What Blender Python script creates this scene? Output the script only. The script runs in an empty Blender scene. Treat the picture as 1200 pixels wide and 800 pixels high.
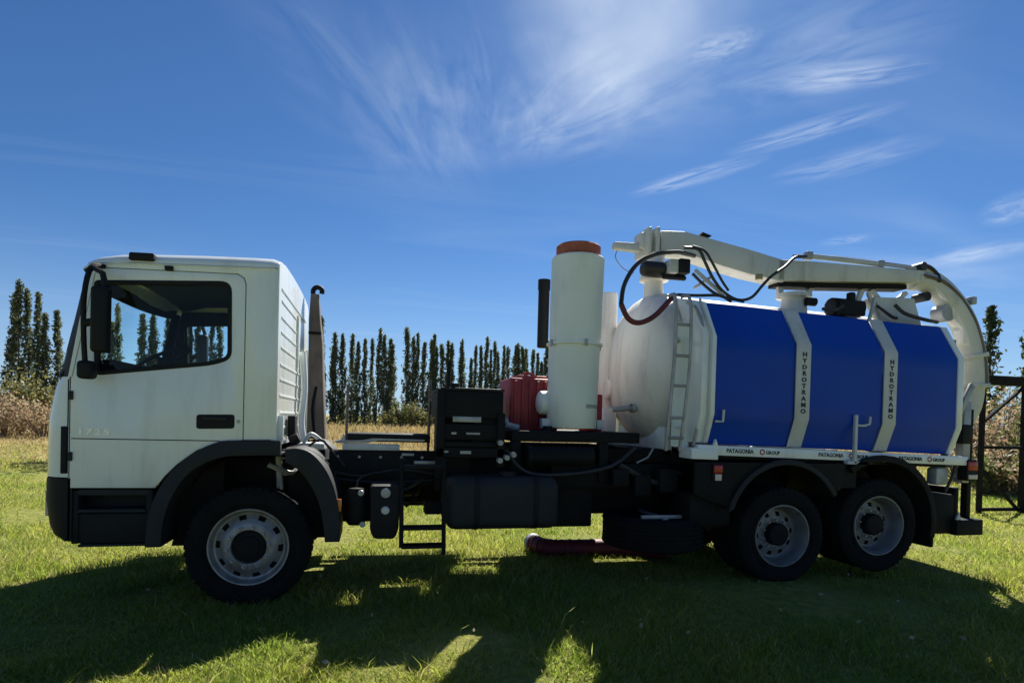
import bpy, bmesh, math, random
import numpy as np
from mathutils import Vector, Matrix
from math import radians as R_, sin, cos, pi, tan, atan2, sqrt

SC = bpy.context.scene
COL = SC.collection
random.seed(7)
RNG = np.random.default_rng(7)

# ------------------------------------------------------------------ camera
CAM_LOC = Vector((1.0012, -5.3256, 1.6380))
CAM_R = Vector((0.97327567, -0.22803976, 0.02706194))
CAM_U = Vector((-0.02306343, 0.02018139, 0.99953028))
CAM_F = Vector((0.22847879, 0.97344264, -0.01438268))
cd = bpy.data.cameras.new("camera")
cam = bpy.data.objects.new("camera", cd)
COL.objects.link(cam)
M = Matrix((CAM_R, CAM_U, -CAM_F)).transposed().to_4x4()
M.translation = CAM_LOC
cam.matrix_world = M
cd.sensor_width = 36.0
cd.lens = 694.09 / 1200 * 36
cd.shift_y = 101.4 / 1200
cd.clip_start = 0.05
cd.clip_end = 6000
SC.camera = cam

SC.view_settings.view_transform = 'Standard'
SC.view_settings.look = 'None'
SC.view_settings.gamma = 1.0
SC.view_settings.exposure = 1.0
SC.view_settings.use_curve_mapping = False

# ------------------------------------------------------------------ sun
SUN_DIR = Vector((0.54, 1.0, 1.06)).normalized()
SUN_EL = math.asin(SUN_DIR.z)
SUN_AZ = atan2(SUN_DIR.x, SUN_DIR.y)
sd = bpy.data.lights.new("sun", 'SUN')
sd.energy = 5.0
sd.angle = R_(0.5)
sd.color = (1.0, 0.95, 0.86)
so = bpy.data.objects.new("sun", sd)
COL.objects.link(so)
so.rotation_euler = SUN_DIR.to_track_quat('Z', 'Y').to_euler()
so.location = (20, 40, 40)

# ------------------------------------------------------------------ world sky with cirrus and painted sun glow
W = bpy.data.worlds.new("World")
SC.world = W
W.use_nodes = True
wn, wl = W.node_tree.nodes, W.node_tree.links
wn.clear()


def wnode(t, **k):
    n = wn.new(t)
    for a, b in k.items():
        setattr(n, a, b)
    return n


def wmath(op, a, b=None, clamp=False):
    n = wnode('ShaderNodeMath', operation=op)
    n.use_clamp = clamp
    for i, v in enumerate((a, b)):
        if v is None:
            continue
        if isinstance(v, (int, float)):
            n.inputs[i].default_value = v
        else:
            wl.new(v, n.inputs[i])
    return n.outputs[0]


sky = wnode('ShaderNodeTexSky', sky_type='NISHITA')
sky.sun_disc = False
sky.sun_elevation = SUN_EL
sky.sun_rotation = SUN_AZ
sky.altitude = 700
sky.air_density = 1.0
sky.dust_density = 0.3
sky.ozone_density = 3.0
tc = wnode('ShaderNodeTexCoord')
sep = wnode('ShaderNodeSeparateXYZ')
wl.new(tc.outputs['Generated'], sep.inputs[0])
zc = wmath('MAXIMUM', sep.outputs[2], 0.03)
pu = wmath('DIVIDE', sep.outputs[0], zc)      # cirrus sheet one unit above the ground
pv = wmath('DIVIDE', sep.outputs[1], zc)
comb = wnode('ShaderNodeCombineXYZ')
wl.new(pu, comb.inputs[0])
wl.new(pv, comb.inputs[1])
P = comb.outputs[0]


def streaks(center, half, angle, freq, thr, gain, seed, dist=1.2):
    """a patch of wispy cloud, or of painted sun glow, on the cirrus sheet: ellipse mask x stretched noise"""
    m = wnode('ShaderNodeMapping', vector_type='TEXTURE')
    m.inputs['Location'].default_value = (center[0], center[1], 0)
    m.inputs['Rotation'].default_value = (0, 0, angle)
    m.inputs['Scale'].default_value = (half[0], half[1], 1)
    wl.new(P, m.inputs['Vector'])
    ln = wnode('ShaderNodeVectorMath', operation='LENGTH')
    wl.new(m.outputs[0], ln.inputs[0])
    fall = wmath('SUBTRACT', 1.0, ln.outputs['Value'], True)
    m2 = wnode('ShaderNodeMapping')
    m2.inputs['Location'].default_value = (seed, seed * 1.7, 0)
    m2.inputs['Scale'].default_value = (freq[0], freq[1], 1)
    wl.new(m.outputs[0], m2.inputs['Vector'])
    nz = wnode('ShaderNodeTexNoise')
    nz.inputs['Scale'].default_value = 1.0
    nz.inputs['Detail'].default_value = 7
    nz.inputs['Roughness'].default_value = 0.55
    nz.inputs['Distortion'].default_value = dist
    wl.new(m2.outputs[0], nz.inputs['Vector'])
    v = wmath('MULTIPLY', wmath('SUBTRACT', nz.outputs[0], thr, True), gain)
    f = wmath('POWER', wmath('MULTIPLY', fall, 1.5, True), 1.3)
    return wmath('MULTIPLY', v, f, True)


def cpt(px, py):
    d = CAM_F + CAM_R * ((px - 600) / 694.09) - CAM_U * ((py - 501.4) / 694.09)
    return (d.x / d.z, d.y / d.z)


def patch(p0, p1, width, freq, thr, gain, seed, dist=1.2):
    a, b = cpt(*p0), cpt(*p1)
    L = math.hypot(b[0] - a[0], b[1] - a[1])
    return streaks(((a[0] + b[0]) / 2, (a[1] + b[1]) / 2), (L * 0.62, width), atan2(b[1] - a[1], b[0] - a[0]),
                   freq, thr, gain, seed, dist)


CL = [
    patch((470, 20), (530, 215), 0.40, (0.9, 3.2), 0.40, 0.6, 3.1, 1.2),
    patch((570, 10), (590, 190), 0.42, (1.1, 3.4), 0.38, 0.75, 8.4, 1.3),
    patch((600, 185), (800, 60), 0.34, (1.3, 2.6), 0.34, 1.2, 5.9, 1.2),
    patch((600, 70), (900, 0), 0.80, (1.5, 2.4), 0.27, 0.75, 1.7, 0.8),
    patch((610, 5), (860, 0), 0.75, (0.6, 0.8), 0.12, 1.0, 2.7, 0.3),  # glow of the sun, painted in as a broad smooth pale patch
    patch((800, 70), (890, 40), 0.09, (1.6, 2.2), 0.32, 1.6, 12.3, 1.2),
    patch((900, 100), (1085, 80), 0.10, (1.3, 2.2), 0.32, 1.9, 6.6, 1.1),
    patch((780, 120), (1120, 10), 0.34, (1.5, 2.6), 0.36, 0.9, 9.2, 1.0),
    patch((745, 228), (890, 185), 0.10, (1.6, 2.2), 0.31, 1.7, 2.2, 1.0),
    patch((860, 180), (1045, 125), 0.10, (1.6, 2.4), 0.33, 1.6, 14.2, 1.0),
    patch((910, 212), (1090, 165), 0.16, (1.4, 2.2), 0.31, 1.3, 4.8, 0.9),
    patch((1080, 312), (1215, 282), 0.26, (1.4, 2.0), 0.28, 1.6, 7.7, 0.9),
    patch((1150, 250), (1230, 240), 0.30, (1.4, 2.0), 0.31, 1.5, 10.7, 0.9),
    patch((960, 285), (1030, 277), 0.12, (1.4, 2.0), 0.34, 1.2, 15.7, 0.9),
    patch((900, 340), (1200, 330), 1.4, (1.2, 1.8), 0.32, 0.9, 18.7, 0.8),
    patch((350, 130), (560, 120), 0.9, (2.0, 1.6), 0.38, 0.5, 21.7, 1.2),
]
tot = CL[0]
for c in CL[1:]:
    tot = wmath('ADD', tot, c)
# thin veil everywhere on the sheet, as open sky would carry on outside the frame
vm = wnode('ShaderNodeMapping')
vm.inputs['Rotation'].default_value = (0, 0, 0.5)
vm.inputs['Scale'].default_value = (0.35, 1.3, 1)
wl.new(P, vm.inputs['Vector'])
vn = wnode('ShaderNodeTexNoise')
vn.inputs['Scale'].default_value = 1.0
vn.inputs['Detail'].default_value = 6
vn.inputs['Distortion'].default_value = 1.0
wl.new(vm.outputs[0], vn.inputs['Vector'])
veil = wmath('MULTIPLY', wmath('SUBTRACT', vn.outputs[0], 0.52, True), 0.5)
tot = wmath('ADD', tot, veil)
tot = wmath('MULTIPLY', tot, 0.62)
tot = wmath('MINIMUM', tot, 0.85)
up = wmath('MULTIPLY', wmath('SUBTRACT', sep.outputs[2], 0.03, True), 14.0, True)
tot = wmath('MULTIPLY', tot, up)
mixc = wnode('ShaderNodeMix', data_type='RGBA')
wl.new(tot, mixc.inputs[0])
tint = wnode('ShaderNodeMix', data_type='RGBA', blend_type='MULTIPLY')
tint.inputs[0].default_value = 1.0
tint.inputs[7].default_value = (0.41, 0.66, 0.93, 1)
wl.new(sky.outputs[0], tint.inputs[6])
hz_ = wmath('POWER', wmath('SUBTRACT', 1.0, wmath('MULTIPLY', wmath('MAXIMUM', sep.outputs[2], 0.0), 3.0), True), 2.5)
hmix = wnode('ShaderNodeMix', data_type='RGBA')
wl.new(wmath('MULTIPLY', hz_, 0.85), hmix.inputs[0])
wl.new(tint.outputs[2], hmix.inputs[6])
hmix.inputs[7].default_value = (5.2, 6.9, 8.9, 1)
wl.new(hmix.outputs[2], mixc.inputs[6])
mixc.inputs[7].default_value = (8.0, 9.0, 10.4, 1)
bg = wnode('ShaderNodeBackground')
bg.inputs['Strength'].default_value = 0.05
wl.new(mixc.outputs[2], bg.inputs['Color'])
wo = wnode('ShaderNodeOutputWorld')
wl.new(bg.outputs[0], wo.inputs['Surface'])


# ------------------------------------------------------------------ materials
def mat(name, col, rough=0.5, metal=0.0, col2=None, nscale=3.0, bump=0.0, bscale=40.0, spec=0.5, coat=0.0,
        thr=(0.35, 0.7), grime=None, gscale=1.6, gthr=(0.52, 0.75)):
    m = bpy.data.materials.new(name)
    m.use_nodes = True
    n, l = m.node_tree.nodes, m.node_tree.links
    b = n['Principled BSDF']
    b.inputs['Base Color'].default_value = (*col, 1)
    b.inputs['Roughness'].default_value = rough
    b.inputs['Metallic'].default_value = metal
    b.inputs['Specular IOR Level'].default_value = spec
    if coat:
        b.inputs['Coat Weight'].default_value = coat
        b.inputs['Coat Roughness'].default_value = 0.08
    co = n.new('ShaderNodeTexCoord')
    last = None
    if col2 is not None:
        t = n.new('ShaderNodeTexNoise')
        t.inputs['Scale'].default_value = nscale
        t.inputs['Detail'].default_value = 6
        l.new(co.outputs['Object'], t.inputs['Vector'])
        r = n.new('ShaderNodeMapRange')
        r.inputs[1].default_value, r.inputs[2].default_value = thr
        l.new(t.outputs[0], r.inputs[0])
        x = n.new('ShaderNodeMix')
        x.data_type = 'RGBA'
        l.new(r.outputs[0], x.inputs[0])
        x.inputs[6].default_value = (*col, 1)
        x.inputs[7].default_value = (*col2, 1)
        last = x.outputs[2]
        rr = n.new('ShaderNodeMapRange')
        rr.inputs[3].default_value = max(0.03, rough - 0.06)
        rr.inputs[4].default_value = min(1, rough + 0.12)
        l.new(t.outputs[0], rr.inputs[0])
        l.new(rr.outputs[0], b.inputs['Roughness'])
    if grime is not None:
        mp = n.new('ShaderNodeMapping')
        mp.inputs['Scale'].default_value = (2.2, 2.2, 0.45)
        l.new(co.outputs['Object'], mp.inputs['Vector'])
        t = n.new('ShaderNodeTexNoise')
        t.inputs['Scale'].default_value = gscale
        t.inputs['Detail'].default_value = 9
        t.inputs['Roughness'].default_value = 0.68
        l.new(mp.outputs[0], t.inputs['Vector'])
        r = n.new('ShaderNodeMapRange')
        r.inputs[1].default_value, r.inputs[2].default_value = gthr
        r.inputs[4].default_value = 0.75
        l.new(t.outputs[0], r.inputs[0])
        x = n.new('ShaderNodeMix')
        x.data_type = 'RGBA'
        l.new(r.outputs[0], x.inputs[0])
        if last is not None:
            l.new(last, x.inputs[6])
        else:
            x.inputs[6].default_value = (*col, 1)
        x.inputs[7].default_value = (*grime, 1)
        last = x.outputs[2]
    if last is not None:
        l.new(last, b.inputs['Base Color'])
    if bump:
        t2 = n.new('ShaderNodeTexNoise')
        t2.inputs['Scale'].default_value = bscale
        t2.inputs['Detail'].default_value = 4
        l.new(co.outputs['Object'], t2.inputs['Vector'])
        bp = n.new('ShaderNodeBump')
        bp.inputs['Strength'].default_value = bump
        bp.inputs['Distance'].default_value = 0.02
        l.new(t2.outputs[0], bp.inputs['Height'])
        l.new(bp.outputs[0], b.inputs['Normal'])
    return m


def glass_mat(name, tint_, ior=1.28):
    m = bpy.data.materials.new(name)
    m.use_nodes = True
    n, l = m.node_tree.nodes, m.node_tree.links
    n.clear()
    o = n.new('ShaderNodeOutputMaterial')
    tr = n.new('ShaderNodeBsdfTransparent')
    tr.inputs[0].default_value = (*tint_, 1)
    gl = n.new('ShaderNodeBsdfGlossy')
    gl.inputs['Roughness'].default_value = 0.02
    fr = n.new('ShaderNodeFresnel')
    fr.inputs[0].default_value = ior
    mx = n.new('ShaderNodeMixShader')
    l.new(fr.outputs[0], mx.inputs[0])
    l.new(tr.outputs[0], mx.inputs[1])
    l.new(gl.outputs[0], mx.inputs[2])
    l.new(mx.outputs[0], o.inputs[0])
    return m


def leaf_mat(name, cols, trans=0.45, rough=0.55, scale=None):
    """leaf / blade: colour varies per leaf, some light passes through"""
    m = bpy.data.materials.new(name)
    m.use_nodes = True
    n, l = m.node_tree.nodes, m.node_tree.links
    n.clear()
    o = n.new('ShaderNodeOutputMaterial')
    g = n.new('ShaderNodeNewGeometry')
    rp = n.new('ShaderNodeValToRGB')
    e = rp.color_ramp.elements
    e[0].position, e[0].color = 0.0, (*cols[0], 1)
    e[1].position, e[1].color = 1.0, (*cols[-1], 1)
    for i, c in enumerate(cols[1:-1]):
        k = e.new((i + 1) / (len(cols) - 1))
        k.color = (*c, 1)
    l.new(g.outputs['Random Per Island'], rp.inputs[0])
    src = rp.outputs[0]
    if scale:
        co = n.new('ShaderNodeTexCoord')
        t = n.new('ShaderNodeTexNoise')
        t.inputs['Scale'].default_value = scale[0]
        t.inputs['Detail'].default_value = 4
        l.new(co.outputs['Object'], t.inputs['Vector'])
        r = n.new('ShaderNodeMapRange')
        r.inputs[1].default_value, r.inputs[2].default_value = 0.42, 0.62
        l.new(t.outputs[0], r.inputs[0])
        x = n.new('ShaderNodeMix')
        x.data_type = 'RGBA'
        x.blend_type = 'MULTIPLY'
        l.new(r.outputs[0], x.inputs[0])
        l.new(src, x.inputs[6])
        x.inputs[7].default_value = (*scale[1], 1)
        src = x.outputs[2]
    d = n.new('ShaderNodeBsdfPrincipled')
    d.inputs['Roughness'].default_value = rough
    d.inputs['Specular IOR Level'].default_value = 0.25
    t = n.new('ShaderNodeBsdfTranslucent')
    l.new(src, d.inputs['Base Color'])
    l.new(src, t.inputs[0])
    mx = n.new('ShaderNodeMixShader')
    mx.inputs[0].default_value = trans
    l.new(d.outputs[0], mx.inputs[1])
    l.new(t.outputs[0], mx.inputs[2])
    l.new(mx.outputs[0], o.inputs[0])
    return m


WHITE = mat('white_paint', (0.79, 0.83, 0.81), 0.32, 0, (0.75, 0.79, 0.76), 1.3, coat=0.5, grime=(0.50, 0.49, 0.42), gthr=(0.50, 0.82))
CREAM = mat('boom_paint', (0.58, 0.59, 0.56), 0.42, 0, (0.50, 0.51, 0.48), 2.5, grime=(0.30, 0.28, 0.23), gscale=2.6)
TANKW = mat('tank_paint', (0.82, 0.80, 0.77), 0.5, 0, (0.74, 0.71, 0.67), 1.5, grime=(0.42, 0.36, 0.30), gscale=2.2, gthr=(0.5, 0.78))
FILTW = mat('filter_paint', (0.76, 0.81, 0.76), 0.45, 0, (0.69, 0.74, 0.68), 2.0, grime=(0.48, 0.50, 0.42), gthr=(0.55, 0.8))
BLACKP = mat('black_plastic', (0.008, 0.009, 0.010), 0.6, 0, (0.013, 0.014, 0.015), 5, spec=0.22, bump=0.15, bscale=120)
GREYP = mat('dark_grey_plastic', (0.016, 0.019, 0.021), 0.6, 0, (0.024, 0.027, 0.029), 4, spec=0.25, bump=0.15, bscale=150)
STEEL = mat('black_chassis_paint', (0.005, 0.006, 0.007), 0.65, 0.0, (0.011, 0.011, 0.011), 4, spec=0.2, bump=0.2, bscale=30)
RUBBER = mat('tyre_rubber', (0.006, 0.006, 0.007), 0.85, 0, (0.012, 0.012, 0.011), 6, bump=0.25, bscale=60, spec=0.18)
RIM = mat('rim_steel', (0.29, 0.295, 0.30), 0.42, 0.35, (0.26, 0.25, 0.24), 7, grime=(0.12, 0.10, 0.085), gscale=5, gthr=(0.46, 0.68))
RIMD = mat('rear_rim_steel', (0.21, 0.215, 0.22), 0.45, 0.35, (0.17, 0.165, 0.16), 6, grime=(0.07, 0.06, 0.055), gscale=4)
GREYM = mat('grey_metal', (0.38, 0.39, 0.40), 0.45, 0.4, (0.26, 0.26, 0.26), 6)
GALV = mat('galvanised_plate', (0.55, 0.58, 0.58), 0.45, 0.1, (0.45, 0.47, 0.47), 6)
BLUE = mat('blue_panel', (0.002, 0.046, 0.36), 0.40, 0, (0.003, 0.058, 0.42), 1.2, bump=0.12, bscale=2.2, spec=0.22, grime=(0.02, 0.06, 0.30), gthr=(0.55, 0.9))
STRAP = mat('strap_paint', (0.56, 0.58, 0.58), 0.45, 0, (0.48, 0.50, 0.49), 3, grime=(0.34, 0.34, 0.28), gthr=(0.5, 0.8))
GLASS = glass_mat('cab_glass', (0.82, 0.95, 0.97))
GLASS2 = glass_mat('windscreen_glass', (0.86, 0.97, 0.99), 1.06)
INTER = mat('cab_interior', (0.013, 0.014, 0.016), 0.85, 0, (0.022, 0.022, 0.022), 3, spec=0.2)
SEATM = mat('seat_fabric', (0.035, 0.04, 0.05), 0.9, 0, (0.06, 0.06, 0.065), 20)
REDP = mat('red_paint', (0.36, 0.022, 0.03), 0.5, 0, (0.27, 0.02, 0.025), 4, grime=(0.12, 0.03, 0.03))
REDT = mat('red_plastic', (0.13, 0.010, 0.022), 0.6, 0, (0.09, 0.010, 0.018), 3)
RUST = mat('rusty_cap', (0.40, 0.11, 0.06), 0.75, 0, (0.24, 0.07, 0.045), 9, bump=0.3, bscale=40)
HOSEK = mat('hose_black', (0.017, 0.017, 0.019), 0.5, 0, (0.03, 0.028, 0.027), 12)
HOSER = mat('hose_red', (0.15, 0.018, 0.02), 0.55, 0, (0.08, 0.018, 0.018), 8)
SNORK = mat('snorkel_brown', (0.16, 0.125, 0.10), 0.6, 0.1, (0.09, 0.07, 0.06), 4, grime=(0.24, 0.19, 0.15), gthr=(0.5, 0.7))
ORANGE = mat('orange_lens', (0.55, 0.16, 0.02), 0.2)
REDL = mat('red_lens', (0.40, 0.02, 0.015), 0.2)
CLEARL = mat('clear_lens', (0.65, 0.55, 0.45), 0.15)
LETTER = mat('black_lettering', (0.02, 0.025, 0.03), 0.6)
CHROME = mat('chrome_lettering', (0.7, 0.72, 0.7), 0.3, 0.6)
GATEM = mat('gate_black_paint', (0.013, 0.014, 0.015), 0.85, 0, (0.03, 0.025, 0.021), 8, spec=0.1)
BARK = mat('bark', (0.16, 0.14, 0.11), 0.9, 0, (0.09, 0.075, 0.06), 6, bump=0.5, bscale=14)
TWIG = mat('dry_twig', (0.20, 0.15, 0.11), 0.9, 0, (0.12, 0.09, 0.065), 3)
POPL = leaf_mat('poplar_leaf', [(0.075, 0.102, 0.068), (0.105, 0.138, 0.084), (0.145, 0.178, 0.10), (0.22, 0.24, 0.13)], 0.48)
LOOSEL = leaf_mat('loose_tree_leaf', [(0.03, 0.05, 0.022), (0.05, 0.075, 0.03), (0.09, 0.11, 0.05)], 0.35)
OLIVE = leaf_mat('olive_leaf', [(0.14, 0.145, 0.05), (0.20, 0.20, 0.07), (0.27, 0.25, 0.10)], 0.4)
GREENL = leaf_mat('shrub_leaf', [(0.08, 0.11, 0.035), (0.13, 0.155, 0.05), (0.19, 0.20, 0.075)], 0.45)
BROWNL = leaf_mat('dry_shrub_leaf', [(0.28, 0.18, 0.11), (0.40, 0.27, 0.16), (0.46, 0.37, 0.24), (0.32, 0.29, 0.15)], 0.45)
GRASSM = leaf_mat('grass_blade', [(0.165, 0.225, 0.026), (0.280, 0.335, 0.042), (0.380, 0.400, 0.065), (0.520, 0.460, 0.170)], 0.65, 0.45,
                  (0.6, (0.72, 0.88, 0.8)))
STRAW = leaf_mat('straw_blade', [(0.34, 0.25, 0.10), (0.44, 0.33, 0.15), (0.50, 0.40, 0.20), (0.28, 0.24, 0.09)], 0.35)
FALLEN = leaf_mat('fallen_leaf', [(0.40, 0.34, 0.20), (0.45, 0.42, 0.30), (0.25, 0.16, 0.07)], 0.3)
SHEDW = mat('shed_wall', (0.55, 0.58, 0.62), 0.7, 0, (0.48, 0.5, 0.54), 2)
SHEDR = mat('shed_roof', (0.30, 0.31, 0.33), 0.5, 0.3, (0.24, 0.24, 0.25), 2)


def ground_material():
    m = bpy.data.materials.new('lawn_soil')
    m.use_nodes = True
    n, l = m.node_tree.nodes, m.node_tree.links
    b = n['Principled BSDF']
    b.inputs['Roughness'].default_value = 0.95
    b.inputs['Specular IOR Level'].default_value = 0.1
    g = n.new('ShaderNodeNewGeometry')

    def noise(s, det=6):
        t = n.new('ShaderNodeTexNoise')
        t.inputs['Scale'].default_value = s
        t.inputs['Detail'].default_value = det
        t.inputs['Roughness'].default_value = 0.65
        l.new(g.outputs['Position'], t.inputs['Vector'])
        return t.outputs[0]

    def mix(f, a, c):
        x = n.new('ShaderNodeMix')
        x.data_type = 'RGBA'
        l.new(f, x.inputs[0])
        for i, v in ((6, a), (7, c)):
            if isinstance(v, tuple):
                x.inputs[i].default_value = (*v, 1)
            else:
                l.new(v, x.inputs[i])
        return x.outputs[2]

    def ramp(v, lo, hi):
        r = n.new('ShaderNodeMapRange')
        r.inputs[1].default_value, r.inputs[2].default_value = lo, hi
        l.new(v, r.inputs[0])
        return r.outputs[0]
    lawn = mix(ramp(noise(9.0), .35, .65), (0.13, 0.16, 0.033), (0.28, 0.28, 0.075))
    lawn = mix(ramp(noise(0.5), .45, .7), lawn, (0.27, 0.25, 0.08))
    dry = mix(ramp(noise(1.2), .35, .65), (0.40, 0.31, 0.14), (0.29, 0.25, 0.10))
    sx = n.new('ShaderNodeSeparateXYZ')
    l.new(g.outputs['Position'], sx.inputs[0])
    ad = n.new('ShaderNodeMath')
    ad.operation = 'MULTIPLY_ADD'
    l.new(noise(0.12, 3), ad.inputs[0])
    ad.inputs[1].default_value = 18
    l.new(sx.outputs[1], ad.inputs[2])
    l.new(mix(ramp(ad.outputs[0], 19, 27), lawn, dry), b.inputs['Base Color'])
    bp = n.new('ShaderNodeBump')
    bp.inputs['Strength'].default_value = 0.8
    bp.inputs['Distance'].default_value = 0.05
    l.new(noise(25.0), bp.inputs['Height'])
    l.new(bp.outputs[0], b.inputs['Normal'])
    return m


GROUND = ground_material()


# ------------------------------------------------------------------ building helpers
def anc_loc(p):
    v = Vector((0, 0, 0))
    while p is not None:
        v += p.location
        p = p.parent
    return v


def link_mesh(name, me, m, parent=None, keep=False):
    me.materials.append(m)
    o = bpy.data.objects.new(name, me)
    COL.objects.link(o)
    if parent is not None:
        o.parent = parent
        if not keep:
            o.location = -anc_loc(parent)
    return o


def tag(o, label=None, cat=None, group=None, kind=None):
    for k, v in (('label', label), ('category', cat), ('group', group), ('kind', kind)):
        if v:
            o[k] = v
    return o


def empty(name, loc, rz=0.0, parent=None):
    o = bpy.data.objects.new(name, None)
    o.empty_display_size = 0.2
    COL.objects.link(o)
    o.location = loc
    o.rotation_euler = (0, 0, rz)
    if parent is not None:
        o.parent = parent
    return o


def copy_tree(o, parent=None):
    c = o.copy()
    COL.objects.link(c)
    c.parent = parent
    for ch in list(o.children):
        copy_tree(ch, c)
    return c


def smooth_path(pts, n=6):
    pts = [Vector(p) for p in pts]
    if len(pts) < 3:
        return pts
    out = []
    for i in range(len(pts) - 1):
        p0 = pts[max(i - 1, 0)]
        p1, p2 = pts[i], pts[i + 1]
        p3 = pts[min(i + 2, len(pts) - 1)]
        for k in range(n):
            t = k / n
            out.append(0.5 * ((2 * p1) + (p2 - p0) * t + (2 * p0 - 5 * p1 + 4 * p2 - p3) * t * t +
                              (3 * p1 - p0 - 3 * p2 + p3) * t ** 3))
    out.append(pts[-1])
    return out


class MB:
    def __init__(s):
        s.v, s.f = [], []

    def add(s, vs, fs):
        k = len(s.v)
        s.v += [tuple(v) for v in vs]
        s.f += [tuple(i + k for i in f) for f in fs]
        return s

    def box(s, x0, x1, y0, y1, z0, z1):
        return s.add([(x0, y0, z0), (x1, y0, z0), (x1, y1, z0), (x0, y1, z0), (x0, y0, z1), (x1, y0, z1), (x1, y1, z1), (x0, y1, z1)],
                     [(0, 3, 2, 1), (4, 5, 6, 7), (0, 1, 5, 4), (1, 2, 6, 5), (2, 3, 7, 6), (3, 0, 4, 7)])

    def bar(s, a, b, w, h=None):
        """square bar from a to b"""
        h = h or w
        a, b = Vector(a), Vector(b)
        d = (b - a).normalized()
        up = Vector((0, 0, 1)) if abs(d.z) < 0.95 else Vector((0, 1, 0))
        x = d.cross(up).normalized() * w / 2
        z = x.cross(d).normalized() * h / 2
        return s.add([a - x - z, a + x - z, a + x + z, a - x + z, b - x - z, b + x - z, b + x + z, b - x + z],
                     [(0, 1, 2, 3), (7, 6, 5, 4), (0, 4, 5, 1), (1, 5, 6, 2), (2, 6, 7, 3), (3, 7, 4, 0)])

    def tube(s, pts, r, seg=10, caps=True, sm=0):
        pts = smooth_path(pts, sm) if sm else [Vector(p) for p in pts]
        n = len(pts)
        rs = r if isinstance(r, (list, tuple)) else None
        t0 = (pts[1] - pts[0]).normalized()
        up = Vector((0, 0, 1)) if abs(t0.z) < 0.9 else Vector((0, 1, 0))
        u = t0.cross(up).normalized()
        vs, fs = [], []
        for i, p in enumerate(pts):
            t = (pts[min(i + 1, n - 1)] - pts[max(i - 1, 0)]).normalized()
            u = (u - t * u.dot(t)).normalized()
            w = t.cross(u)
            if rs:
                q = i / (n - 1) * (len(rs) - 1)
                a = int(min(q, len(rs) - 2))
                rad = rs[a] + (rs[a + 1] - rs[a]) * (q - a)
            else:
                rad = r
            for k in range(seg):
                an = 2 * pi * k / seg
                vs.append(p + u * cos(an) * rad + w * sin(an) * rad)
        for i in range(n - 1):
            for k in range(seg):
                k2 = (k + 1) % seg
                fs.append((i * seg + k, i * seg + k2, (i + 1) * seg + k2, (i + 1) * seg + k))
        if caps:
            fs.append(tuple(range(seg))[::-1])
            fs.append(tuple(range((n - 1) * seg, n * seg)))
        return s.add(vs, fs)

    def cyl(s, a, b, r, seg=24, r2=None):
        return s.tube([a, b], [r, r2 if r2 is not None else r], seg)

    def lathe(s, prof, axis='y', origin=(0, 0, 0), seg=40, closed=False, skip=None):
        """prof: list of (radius, along)"""
        n = len(prof)
        vs, fs = [], []
        ox, oy, oz = origin
        for k in range(seg):
            an = 2 * pi * k / seg
            c, q = cos(an), sin(an)
            for r, h in prof:
                vs.append({'y': (ox + r * c, oy + h, oz + r * q), 'x': (ox + h, oy + r * c, oz + r * q), 'z': (ox + r * c, oy + r * q, oz + h)}[axis])
        for k in range(seg):
            k2 = (k + 1) % seg
            for i in range(n if closed else n - 1):
                if skip and skip(k, i):
                    continue
                j = (i + 1) % n
                fs.append((k * n + i, k2 * n + i, k2 * n + j, k * n + j))
        return s.add(vs, fs)

    def prism(s, poly, a0, a1, plane='xz', hole=None):
        """solid slab: polygon in a plane (with an optional hole), between two depths"""
        bm = bmesh.new()

        def mk(p, d):
            return {'xz': (p[0], d, p[1]), 'yz': (d, p[0], p[1]), 'xy': (p[0], p[1], d)}[plane]
        loops = [poly] + ([hole] if hole else [])
        if not hole:
            n = len(poly)
            vs = [mk(p, a0) for p in poly] + [mk(p, a1) for p in poly]
            fs = [tuple(range(n)), tuple(range(2 * n - 1, n - 1, -1))] + [(i, i + n, (i + 1) % n + n, (i + 1) % n) for i in range(n)]
            bm.free()
            return s.add(vs, fs)
        rings = []
        es = []
        for lp in loops:
            r = [bm.verts.new(mk(p, a0)) for p in lp]
            rings.append(r)
            es += [bm.edges.new((r[i], r[(i + 1) % len(r)])) for i in range(len(r))]
        bmesh.ops.triangle_fill(bm, edges=es, use_beauty=True)
        bm.verts.index_update()
        vs = [v.co.copy() for v in bm.verts]
        tri = [tuple(v.index for v in f.verts) for f in bm.faces]
        n = len(vs)
        off = {'xz': 1, 'yz': 0, 'xy': 2}[plane]
        vs2 = []
        for v in vs:
            w = v.copy()
            w[off] = a1
            vs2.append(w)
        fs = tri + [tuple(i + n for i in t[::-1]) for t in tri]
        for r in rings:
            for i in range(len(r)):
                a, b = r[i].index, r[(i + 1) % len(r)].index
                fs.append((a, b, b + n, a + n))
        bm.free()
        return s.add(vs + vs2, fs)

    def grid(s, rows):
        n = len(rows[0])
        vs = [p for r in rows for p in r]
        fs = [(i * n + k, i * n + k + 1, (i + 1) * n + k + 1, (i + 1) * n + k) for i in range(len(rows) - 1) for k in range(n - 1)]
        return s.add(vs, fs)

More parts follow.
